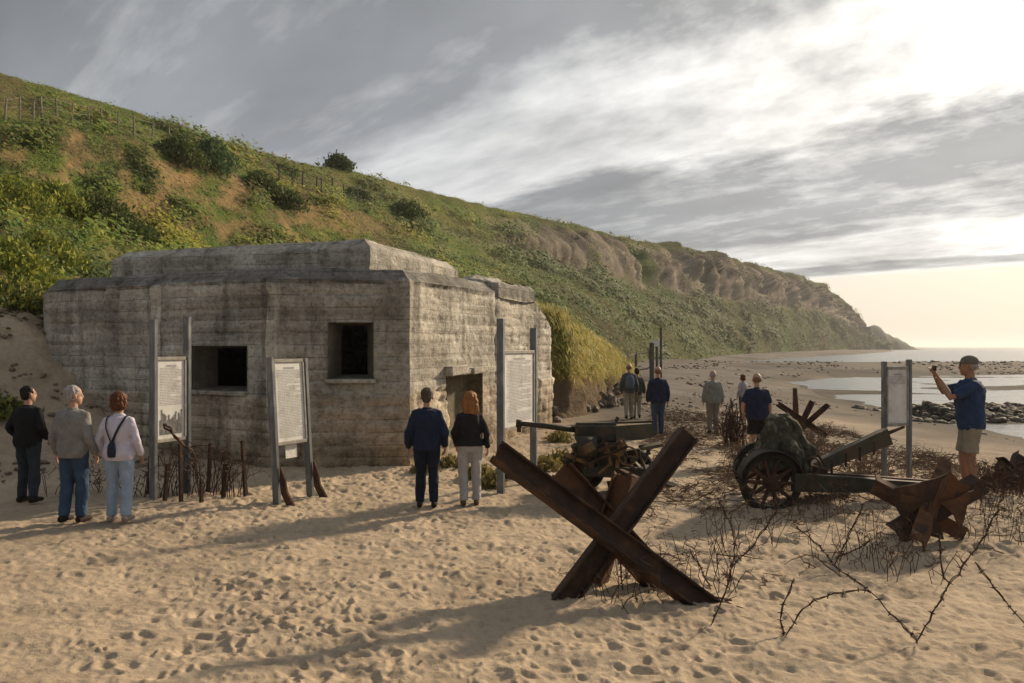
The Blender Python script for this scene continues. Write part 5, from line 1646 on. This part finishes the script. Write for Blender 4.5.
# clods and dry scraps on the loose dune left of the bunker
g = MB(); r = random.Random(120)
for k_ in range(1000):
    x_, y_ = r.uniform(-15, -6.6), r.uniform(13, 19.5)
    if vnoise(x_ * .8, y_ * .8, 0, 121) < -.15: continue
    b2 = MB(); rr_ = r.uniform(.015, .08) * (1 if r.random() < .85 else 1.8)
    b2.blob((0, 0, 0), (rr_ * r.uniform(.8, 1.8), rr_, rr_ * .55), Euler((r.uniform(-.4, .4), r.uniform(-.4, .4), r.random() * 6)).to_matrix(), 6, 4)
    z_0 = gz(x_, y_)
    g.add([v_ * r.uniform(.8, 1.2) + Vector((x_, y_, z_0 + rr_ * .15)) for v_ in b2.v], b2.f)
tag(g.build('sand_clods', mat('clod_earth', (.15, .115, .08), (.24, .19, .135), (.09, .07, .05), scale=4, rough=1, bump=.5)), 'clods of earth and dry scraps on the dune left of the bunker', 'clods', kind='stuff')
for k_, (px_, Y, h_, sp_, lb) in enumerate([(12, 19.0, .9, .8, 'scrubby plant on top of the dune at the left edge'), (32, 19.6, .7, .7, 'scrubby plant at the dune top beside the bunker'), (4, 15.6, .35, .4, 'low dry plant on the dune face above the youth in black')]):
    x_ = (px_ - 512) / F * Y; plant('weed', lb, (x_, Y, gz(x_, Y)), h_, sp_, 260, YG + DG, 700 + k_, 4, 'scrub on the dune', 'weed', .12)
# ---------------------------------------------------------------- people
def skin(name, c): return mat(name, c, tuple(k * .85 for k in c), scale=12, rough=.6, bump=.05)
SKIN = skin('skin', (.46, .27, .19)); SKIN2 = skin('tanned_skin', (.36, .20, .13))
def cloth(name, c, v=.75, bump=.35): return mat(name, c, tuple(k * v for k in c), scale=7, rough=.9, bump=bump, bscale=60, bdist=.004)
EYE = mat('eye_white', (.7, .68, .65), scale=4, rough=.3, bump=0)
PUPIL = mat('eye_dark', (.02, .015, .01), scale=4, rough=.3, bump=0)


def V3(*a): return Vector(a)


def hand_shapes(g, w, d, thumb, curl=.5, palm=None):
    """palm and five fingers; w wrist, d forearm direction, thumb: direction on whose side the thumb leaves"""
    d = d.normalized(); th = (thumb - d * thumb.dot(d)).normalized(); n_ = d.cross(th)    # n_: out of the palm or its back
    if palm is not None and n_.dot(palm) < 0: n_ = -n_
    # palm
    g.tube([w - d * .015, w + d * .02, w + d * .055, w + d * .092], [(.024, .018), (.033, .017), (.040, .015), (.037, .012)], 10, side=th)
    for k_, (off, l_) in enumerate(((.030, .070), (.011, .078), (-.009, .073), (-.028, .058))):
        p0 = w + d * .075 + th * off
        a1, a2, a3 = curl * .5, curl * 1.2, curl * 1.7
        f = lambda a: d * math.cos(a) + n_ * math.sin(a)
        p1 = p0 + f(a1) * (.018 + l_ * .42); p2 = p1 + f(a2) * l_ * .36; p3 = p2 + f(a3) * l_ * .30
        g.tube([p0, p1, p2, p3], [.0105, .0098, .0088, .0066], 7)
    p0 = w + d * .022 + th * .028
    p1 = p0 + (d * .55 + th * .75 + n_ * .25).normalized() * .042; p2 = p1 + (d * .9 + th * .25 + n_ * .35 * curl).normalized() * .034; p3 = p2 + (d + n_ * .4 * curl).normalized() * .026
    g.tube([p0 - d * .01, p0, p1, p2, p3], [.012, .014, .012, .0105, .0075], 7)


def person(label, loc, rz, h=1.74, pose=None, top=None, legs=None, shoes=None, hairm=None, hair='short', skinm=None, female=False, lean=0.0,
           yaw=0.0, stride=(0.0, 0.0), fat=1.0, sleeve='long', trous='long', topz=.86, near=True, beard=False, turn=0.0, tops='top', group=None, cat='person', loose=1.0):
    k = h / 1.75; kh = k * 1.08
    root = empty('person', loc, rz); tag(root, label, cat, group)
    vx = (.0085 if near else .013)
    skinm = skinm or SKIN
    sw = .92 if female else 1.0
    hipw = 1.06 if female else 1.0
    ar = {1: None, -1: None}
    pose = pose or {}
    SH = {s: V3(s * .168 * sw, -.005, 1.385) for s in (1, -1)}
    EL = {s: V3(*pose.get(('el', s), (s * .245, -.035, 1.125))) for s in (1, -1)}
    WR = {s: V3(*pose.get(('wr', s), (s * .255, .045, .885))) for s in (1, -1)}
    TH = {s: V3(*pose.get(('th', s), (-s * .1, 1, 0))) for s in (1, -1)}
    PA = {s: V3(*pose.get(('pa', s), (-s, .2, 0))) for s in (1, -1)}
    CU = {s: pose.get(('cu', s), .55) for s in (1, -1)}
    HP = {s: V3(s * .088 * hipw, 0, .90) for s in (1, -1)}
    st = {1: stride[0], -1: stride[1]}
    wid = pose.get('stance', .10)
    AN = {}; KN = {}
    for s in (1, -1):
        lift = max(0, -st[s]) * .35
        AN[s] = V3(s * wid, st[s] - .01, .085 + lift)
        kb = .03 + abs(st[s]) * .18
        KN[s] = (HP[s] + AN[s]) / 2 + V3(0, kb, .02)
    S = lambda v: Vector(v) * k
    # head
    hc = V3(0, .018, 1.635)
    Rh = Matrix.Rotation(yaw, 3, 'Z')
    def hd(v): return hc + Rh @ (Vector(v) * 1.08)
    def torso(g, inf=0.0, z0=.86, z1=1.47, fat_=fat):
        if female:
            prof_ = [(.84, .150, .105), (.93, .182, .128), (1.00, .165, .118), (1.09, .140, .102), (1.20, .155, .118), (1.28, .163, .128), (1.36, .165, .112), (1.41, .150, .090), (1.445, .095, .07), (1.475, .06, .056)]
        else:
            prof_ = [(.84, .145, .105), (.93, .168, .120), (1.00, .163, .116), (1.09, .160, .115), (1.20, .172, .122), (1.30, .188, .128), (1.37, .178, .114), (1.42, .142, .090), (1.455, .098, .074), (1.49, .066, .062)]
        pts, rd = [], []
        for (z_, a, b) in prof_:
            if z_ < z0 - .03 or z_ > z1: continue
            bel = math.exp(-((z_ - 1.07) / .15) ** 2)
            fz_ = 1 + (fat_ - 1) * (.4 + .8 * bel)
            pts.append(S((0, -.012 + .016 * math.sin((z_ - .9) * 5) + bel * .03 * (fat_ - 1) + lean * (z_ - .9), z_)))
            rd.append(((a * fz_ + inf) * k, (b * fz_ + inf) * k))
        g.tube(pts, rd, 20, side=(1, 0, 0))
    def arm(g, s, inf=0.0, upto=1.0, fl=1.0):
        sh, el, wr = SH[s], EL[s], WR[s]
        f_ = 1 + (fat - 1) * .4
        r = [.040 * f_, .050 * f_, .046 * f_, .040 * f_, .041 * f_, .035 * f_, .027]
        if female: r = [x_ * .86 for x_ in r]
        inn = sh + V3(-s * .085, 0, .030)
        P_ = [inn, sh, sh.lerp(el, .45), el, el.lerp(wr, .25), el.lerp(wr, .6), wr]
        if upto < 1.0:
            P_, r = P_[:4], r[:4]; P_[3] = sh.lerp(el, upto * 2); P_[2] = sh.lerp(el, upto); r[3] = r[2] * 1.08
        g.tube([S(p) for p in P_], [(x_ + inf) * k for x_ in r], 12)
    def leg(g, s, inf=0.0, z_end=0.0, fl=0.0):
        hp, kn, an = HP[s], KN[s], AN[s]
        f_ = 1 + (fat - 1) * .4
        P_ = [hp + V3(-s * .01, 0, .06), hp, hp.lerp(kn, .5), kn, kn.lerp(an, .3), kn.lerp(an, .7), an]
        r = [.085, .092 * f_ * hipw, .078 * f_, .058, .057, .043, .036]
        if z_end > .3:
            P_ = P_[:3] + [hp.lerp(kn, .92)]; r = r[:3] + [.074]
        g.tube([S(p) for p in P_], [(x_ + inf + fl * max(0, i_ - 2)) * k for i_, x_ in enumerate(r)], 14)
    # --- body
    g = MB(); torso(g)
    g.tube([S((0, -.008 + lean * .55, 1.43)), S((0, .0 + lean * .58, 1.50)), S((0, .012 + lean * .6, 1.58))], [(.062 * k, .062 * k), (.054 * k, .058 * k), (.052 * k, .058 * k)], 14)
    LH = V3(0, lean * .62, 0)
    g.blob(S(hd((0, -.008, .03)) + LH), (.077 * kh, .094 * kh, .092 * kh), Rh, 18, 12)
    g.blob(S(hd((0, .022, -.045)) + LH), (.058 * kh, .070 * kh, .070 * kh), Rh, 16, 10)
    g.blob(S(hd((0, .055, -.088)) + LH), (.030 * kh, .030 * kh, .026 * kh), Rh, 10, 7)            # chin
    g.tube([S(hd((0, .078, .018)) + LH), S(hd((0, .098, -.020)) + LH), S(hd((0, .088, -.034)) + LH)], [.010 * kh, .016 * kh, .012 * kh], 8)   # nose
    for s in (1, -1):
        g.blob(S(hd((s * .081, -.010, -.012)) + LH), (.012 * kh, .022 * kh, .034 * kh), Rh, 8, 6)   # ears
        g.blob(S(hd((s * .030, .077, .028)) + LH), (.022 * kh, .010 * kh, .008 * kh), Rh, 8, 5)      # brows
    for dz_ in (-.058, -.070): g.blob(S(hd((0, .083, dz_)) + LH), (.022 * kh, .009 * kh, .006 * kh), Rh, 8, 5)
    for s in (1, -1):
        arm(g, s); leg(g, s)
        g2 = MB(); hand_shapes(g2, WR[s], (WR[s] - EL[s]), TH[s], CU[s], PA[s]); g.add([S(v) for v in g2.v], g2.f)
        g.tube([S(AN[s] + V3(0, -.03, -.05)), S(AN[s] + V3(0, .05, -.055)), S(AN[s] + V3(0, .16, -.062))], [.034 * k, .034 * k, .022 * k], 8)
    g.remesh('body', skinm, root, voxel=(.0075 if near else .012) * k, smooth=2)
    if near:
        for s in (1, -1):
            g = MB(); g.blob(S(hd((s * .030, .078, .010)) + LH), .0105 * kh, Rh, 8, 6); ey = g.build('eye', EYE, root, True)
            g = MB(); g.blob(S(hd((s * .031, .086, .010)) + LH), .0055 * kh, Rh, 8, 6); g.build('pupil', PUPIL, ey, True)
    # --- trousers
    g = MB(); torso(g, .012, .84, 1.02)
    for s in (1, -1): leg(g, s, .014, .5 if trous == 'shorts' else 0, .004 if trous == 'long' else .004)
    g.remesh('shorts' if trous == 'shorts' else 'trousers', legs, root, voxel=.0115 * k if near else .016, smooth=3, folds=.017 * loose, fscale=13, seed=int(h * 1000))
    # --- top
    g = MB(); torso(g, .028 * loose, topz, 1.462)
    hem_ = MB()
    for s in (1, -1):
        arm(g, s, .016 * loose, 1.0 if sleeve == 'long' else .42)
    if sleeve == 'long':
        pass
    g.tube([S((0, -.006 + lean * .55, 1.43)), S((0, 0 + lean * .58, 1.485))], [(.078 * k, .078 * k), (.066 * k, .07 * k)], 14)
    g.remesh(tops, top, root, voxel=.0115 * k if near else .016, smooth=3, folds=.021 * loose, fscale=12, seed=int(h * 777))
    # --- shoes
    for s in (1, -1):
        a = AN[s]; g = MB()
        b = a + V3(0, 0, -.085)
        g.tube([S(b + V3(0, -.085, .045)), S(b + V3(0, -.07, .05)), S(b + V3(s * .004, .0, .052)), S(b + V3(s * .008, .09, .042)), S(b + V3(s * .010, .16, .032)), S(b + V3(s * .008, .195, .025))],
               [(.026 * k, .03 * k), (.040 * k, .046 * k), (.044 * k, .052 * k), (.049 * k, .040 * k), (.043 * k, .031 * k), (.022 * k, .018 * k)], 12, side=(1, 0, 0))
        g.tube([S(b + V3(0, -.01, .05)), S(b + V3(0, -.015, .105))], [.045 * k, .042 * k], 10)
        g.remesh('shoe', shoes, root, voxel=.009, smooth=2)
    # --- hair
    if hair and hair != 'cap':
        g = MB()
        if hair == 'short':
            g.blob(S(hd((0, -.020, .040)) + LH), (.083 * kh, .091 * kh, .092 * kh), Rh, 16, 11); g.blob(S(hd((0, -.045, -.01)) + LH), (.074 * kh, .060 * kh, .072 * kh), Rh, 14, 9)
        elif hair == 'thin':
            g.blob(S(hd((0, -.036, .012)) + LH), (.0805 * kh, .074 * kh, .070 * kh), Rh, 16, 11)
        elif hair == 'bob':
            g.blob(S(hd((0, -.020, .045)) + LH), (.093 * kh, .100 * kh, .098 * kh), Rh, 16, 11); g.blob(S(hd((0, -.048, -.03)) + LH), (.090 * kh, .070 * kh, .085 * kh), Rh, 14, 9)
            for s in (1, -1): g.blob(S(hd((s * .062, .0, -.02)) + LH), (.036 * kh, .055 * kh, .078 * kh), Rh, 12, 8)
        elif hair == 'long':
            g.blob(S(hd((0, -.022, .045)) + LH), (.094 * kh, .100 * kh, .096 * kh), Rh, 16, 11)
            g.tube([S(hd((0, -.05, .02)) + LH), S(hd((0, -.075, -.08)) + LH), S(hd((.01, -.085, -.17)) + LH), S(hd((0, -.08, -.245)) + LH)], [(.095 * kh, .062 * kh), (.108 * kh, .060 * kh), (.102 * kh, .048 * kh), (.05 * kh, .025 * kh)], 16, side=(1, 0, 0))
            for s in (1, -1): g.tube([S(hd((s * .07, -.01, .02)) + LH), S(hd((s * .088, -.005, -.09)) + LH), S(hd((s * .09, -.02, -.18)) + LH)], [.04 * kh, .036 * kh, .018 * kh], 10)
        g.remesh('hair', hairm, root, voxel=.008 * k, smooth=2, folds=.020 if hair != 'thin' else .004, fscale=40, seed=3)
    if hair == 'cap':
        g = MB(); g.blob(S(hd((0, -.012, .052)) + LH), (.086 * kh, .100 * kh, .076 * kh), Rh, 18, 11)
        g.tube([S(hd((0, .05, .045)) + LH), S(hd((0, .11, .040)) + LH), S(hd((0, .155, .030)) + LH)], [(.078 * kh, .012 * kh), (.072 * kh, .010 * kh), (.045 * kh, .007 * kh)], 14, side=tuple(Rh @ Vector((1, 0, 0))))
        g.remesh('cap', hairm, root, voxel=.0075, smooth=2)
        g = MB(); g.blob(S(hd((0, -.030, .0)) + LH), (.0815 * kh, .078 * kh, .06 * kh), Rh, 14, 9); g.remesh('hair', HAIRG, root, voxel=.008, smooth=2, folds=.005, fscale=30)
    return root


def hairmat(n, c): return mat(n, c, tuple(k * .6 for k in c), scale=30, rough=.7, bump=.6, bscale=120, stretch=(1, 1, .15), bdist=.004)
HAIRB = hairmat('black_hair', (.018, .014, .012)); HAIRG = hairmat('grey_hair', (.42, .40, .38)); HAIRR = hairmat('red_brown_hair', (.13, .045, .016)); HAIRA = hairmat('auburn_hair', (.36, .15, .045)); HAIRD = hairmat('grey_brown_hair', (.10, .08, .065)); HAIRL = hairmat('sandy_hair', (.22, .14, .085))
C_BLACK = cloth('black_cloth', (.012, .012, .014)); C_GREYK = cloth('grey_knit', (.235, .225, .215)); C_LILAC = cloth('white_blouse', (.56, .53, .62), .9); C_NAVY = cloth('navy_cloth', (.016, .024, .055)); C_DARK = cloth('dark_cardigan', (.018, .016, .020))
C_JEAN = cloth('blue_jeans', (.045, .085, .15)); C_LJEAN = cloth('light_jeans', (.30, .39, .52), .85); C_DJEAN = cloth('dark_jeans', (.035, .045, .058)); C_PALE = cloth('pale_grey_trousers', (.42, .40, .39), .85); C_NTROU = cloth('dark_navy_trousers', (.014, .020, .036))
C_KHAKI = cloth('khaki_cloth', (.30, .26, .195), .85); C_ROYAL = cloth('royal_blue_shirt', (.028, .056, .125)); C_GSHIRT = cloth('grey_green_shirt', (.23, .235, .21)); C_TAUPE = cloth('taupe_trousers', (.21, .19, .165)); C_SLATE = cloth('slate_cloth', (.075, .085, .095)); C_BEIGE = cloth('beige_trousers', (.33, .29, .225))
C_SHOE = cloth('dark_shoe', (.03, .022, .018)); C_SHOEB = cloth('brown_shoe', (.13, .085, .06)); C_SHOEW = cloth('pale_shoe', (.36, .30, .27)); C_CAPM = cloth('taupe_cap', (.17, .155, .13)); C_BAG = cloth('navy_bag', (.022, .032, .055)); C_OLIV = cloth('olive_jacket', (.06, .062, .04))


def foot(px_, py_, Y=None, z=None):
    """feet at a photo pixel on the sand"""
    if Y is None:
        Y = 1840 / (py_ - 347)
        for _ in range(8): Y = (CAMH - gz((px_ - 512) / F * Y, Y)) * F / (py_ - 347)
    x_ = (px_ - 512) / F * Y
    return (x_, Y, gz(x_, Y))


def hgt(pt_, ytop): return (347 - ytop) / F * pt_[1] + CAMH - pt_[2]


bent = lambda s, ex=.30, ey=-.03, wx=.22, wy=.22, wz=1.02, ez=1.14: {('el', s): (s * ex, ey, ez), ('wr', s): (s * wx, wy, wz), ('th', s): (-s * .6, .2, .8)}
grp = 'visitors at the boards by the bunker'
# dark-clad youth
L1 = foot(28, 503)
person('person with black hair, black jacket and dark jeans, leftmost in the photo', L1, -.12, hgt(L1, 387), {**bent(1, .262, -.05, .215, .14, .97), **bent(-1, .265, -.06, .225, .12, .95), 'stance': .135}, C_BLACK, C_DJEAN, C_SHOE, HAIRB, 'short', yaw=-.45, stride=(-.05, .05), tops='jacket', topz=.84, group=grp, loose=1.15)
L2 = foot(73, 523)
person('person with white grey hair in a grey sweater and blue jeans facing the bunker', L2, -.10, hgt(L2, 387), {('el', 1): (.245, -.05, 1.12), ('wr', 1): (.265, .06, .89), 'stance': .085}, C_GREYK, C_JEAN, C_SHOE, HAIRG, 'short', yaw=-.70, stride=(.05, -.05), tops='sweater', topz=.84, group=grp, fat=1.06)
L3 = foot(119, 522)
w3 = person('person with short reddish brown hair in a white blouse and light jeans', L3, .02, hgt(L3, 394), {**bent(1, .265, -.06, .255, .10, .91), **bent(-1, .265, -.06, .255, .10, .91), 'stance': .115}, C_LILAC, C_LJEAN, C_SHOEW, HAIRR, 'bob', female=True, yaw=-.25, stride=(-.03, .04), tops='blouse', topz=.86, group=grp, fat=1.05)
# her shoulder bag
kk_ = hgt(L3, 394) / 1.75
bag = empty('shoulder_bag', L3, .02); tag(bag, 'dark blue bag hanging by its strap on the back of the white blouse', 'bag')
g = MB(); S_ = lambda *a: Vector(a) * kk_
g.tube([S_(-.018, -.158, 1.115), S_(-.022, -.170, 1.05), S_(-.022, -.168, .96), S_(-.022, -.160, .905)], [(.030, .018), (.050, .034), (.055, .038), (.05, .03)], 12, side=(1, 0, 0))
g.remesh('pouch', C_BAG, bag, voxel=.008, smooth=3, folds=.004, seed=9)
g = MB()
st_pts = [(-.02, -.163, 1.10), (.02, -.162, 1.20), (.065, -.158, 1.30), (.105, -.135, 1.38), (.125, -.09, 1.435), (.128, -.02, 1.462), (.11, .06, 1.425), (.05, .145, 1.30)]
g.tube([S_(*p_) for p_ in st_pts], [(.016, .005)] * len(st_pts), 8, side=(1, 0, 0))
st_pts = [(-.03, -.163, 1.10), (-.07, -.160, 1.20), (-.105, -.153, 1.30), (-.115, -.130, 1.38), (-.118, -.085, 1.44), (-.11, -.02, 1.46)]
g.tube([S_(*p_) for p_ in st_pts], [(.009, .005)] * len(st_pts), 8, side=(1, 0, 0)); g.build('strap', C_BAG, bag, True)
# couple
L4 = foot(427, 508)
person('person in a dark navy jacket and trousers, one of the couple facing the bunker door', L4, .06, hgt(L4, 389), {('el', 1): (.262, -.055, 1.12), ('wr', 1): (.262, .075, .90), ('el', -1): (-.262, -.06, 1.12), ('wr', -1): (-.275, .03, .88), 'stance': .105}, C_NAVY, C_NTROU, C_SHOE, HAIRD, 'short', tops='jacket', topz=.84, group=grp, stride=(-.03, .05), yaw=-.12, fat=1.08, loose=1.2)
L5 = foot(470, 506)
person('person with long auburn hair in a dark cardigan and pale trousers, one of the couple', L5, .10, hgt(L5, 393), {('el', 1): (.25, -.05, 1.13), ('wr', 1): (.275, .06, .90), **bent(-1, .25, -.03, .20, .12, .93), 'stance': .10}, C_DARK, C_PALE, C_SHOEB, HAIRA, 'long', female=True, yaw=.15, stride=(.05, -.03), tops='cardigan', topz=.88, group=grp, loose=1.25)
# walkers
grp = 'visitors walking away along the beach'
L6 = foot(658, 437)
person('walker in a navy sweater and blue jeans between the gun and the path', L6, .0, hgt(L6, 367), {'stance': .09}, C_NAVY, cloth('mid_jeans', (.05, .075, .12)), C_SHOE, HAIRL, 'thin', stride=(.05, -.10), tops='sweater', topz=.85, group=grp, near=False, fat=1.1, loose=1.1)
L7 = foot(629, 420)
w7 = person('walker with a blue grey backpack and beige trousers heading up the path', L7, -.05, hgt(L7, 364), {'stance': .09}, C_SLATE, C_BEIGE, C_SHOE, HAIRL, 'thin', stride=(.14, -.14), tops='jacket', topz=.86, group=grp, near=False)
L7b = foot(637, 422, L7[1] + .5)
person('walker in an olive jacket half hidden behind the one with the backpack', L7b, -.1, 1.62, {'stance': .08}, C_OLIV, C_BEIGE, C_SHOE, HAIRB, 'short', stride=(-.1, .12), tops='jacket', topz=.8, group=grp, near=False)
b7 = empty('backpack', L7, -.05); tag(b7, 'blue grey backpack on the walker by the grass bank', 'backpack')
k7 = hgt(L7, 364) / 1.75; g = MB(); S_ = lambda *a: Vector(a) * k7
g.tube([S_(0, -.21, .98), S_(0, -.225, 1.04), S_(0, -.235, 1.2), S_(0, -.215, 1.34), S_(0, -.19, 1.40)], [(.10, .05), (.14, .085), (.145, .09), (.13, .07), (.07, .04)], 14, side=(1, 0, 0)); g.remesh('pack', cloth('pack_cloth', (.10, .13, .16)), b7, voxel=.014, folds=.008, seed=2)
g = MB()
for s in (1, -1): g.tube([S_(s * .10, -.17, 1.36), S_(s * .115, -.06, 1.462), S_(s * .12, .06, 1.43), S_(s * .14, .15, 1.28), S_(s * .17, .04, 1.08), S_(s * .13, -.15, 1.03)], [(.024, .008)] * 6, 6)
g.build('shoulder_strap', C_BAG, b7)
L8 = foot(713, 434)
person('balding walker in a grey green shirt and taupe trousers in mid beach', L8, .0, hgt(L8, 371), {'stance': .10}, C_GSHIRT, C_TAUPE, C_SHOE, HAIRG, 'thin', stride=(.03, -.03), tops='shirt', topz=.84, group=grp, near=False, fat=1.14, sleeve='long', loose=1.2)
L9 = foot(757, 462)
person('stout walker in a dark navy shirt and black shorts behind the mossy tarpaulin', L9, -.05, hgt(L9, 374), {**bent(-1, .27, -.02, .24, .12, .95), 'stance': .10}, C_NAVY, C_BLACK, C_SHOE, HAIRL, 'thin', stride=(.04, -.06), tops='shirt', topz=.86, group=grp, near=False, fat=1.22, sleeve='short', trous='shorts', loose=1.2)
L10 = foot(743, 418)
person('small far visitor in a pale top with dark brown hair between two walkers', L10, .5, hgt(L10, 375), {**bent(1, .24, .0, .12, .2, 1.2), 'stance': .09}, cloth('pale_top', (.36, .36, .38)), C_SLATE, C_SHOE, HAIRR, 'bob', female=True, tops='shirt', group=grp, near=False)
L11 = at(625, 376, 66)
person('far visitor in dark clothes by the start of the path railing', L11, .0, 1.7, {'stance': .09}, C_BLACK, C_SLATE, C_SHOE, HAIRB, 'short', tops='jacket', group=grp, near=False)
# photographer
x_p, Y_p = (970 - 512) / F * 11.5, 11.5
Lp = (x_p, Y_p, gz(x_p, Y_p))
pp = {('el', 1): (.20, .25, 1.30), ('wr', 1): (.075, .385, 1.515), ('th', 1): (-1, 0, .2), ('pa', 1): (-.2, .9, .1), ('cu', 1): .5,
      ('el', -1): (-.205, .285, 1.245), ('wr', -1): (-.07, .375, 1.47), ('th', -1): (1, 0, .1), ('pa', -1): (.2, .9, .1), ('cu', -1): .5, 'stance': .085}
person('person in a blue T-shirt, khaki shorts and cap taking a photo of the beach', Lp, math.radians(78), hgt(Lp, 357), pp, C_ROYAL, C_KHAKI, C_SHOE, C_CAPM, 'cap', skinm=SKIN2, sleeve='short', trous='shorts', stride=(.03, -.02), tops='shirt', topz=.87, fat=1.08, loose=1.25)
kp_ = hgt(Lp, 357) / 1.75
ph = empty('phone', Lp, math.radians(78)); tag(ph, 'dark phone held up in both hands by the photographer in blue', 'phone')
g = MB(); g.box(Vector((0, .415, 1.605)) * kp_, (.165, .012, .082)); g.build('case', mat('phone_case', (.02, .02, .022), scale=5, rough=.4, bump=0), ph)
g = MB(); g.box(Vector((0, .4075, 1.605)) * kp_, (.15, .004, .07)); g.build('screen', mat('phone_screen', (.03, .035, .04), scale=5, rough=.15, bump=0), ph)
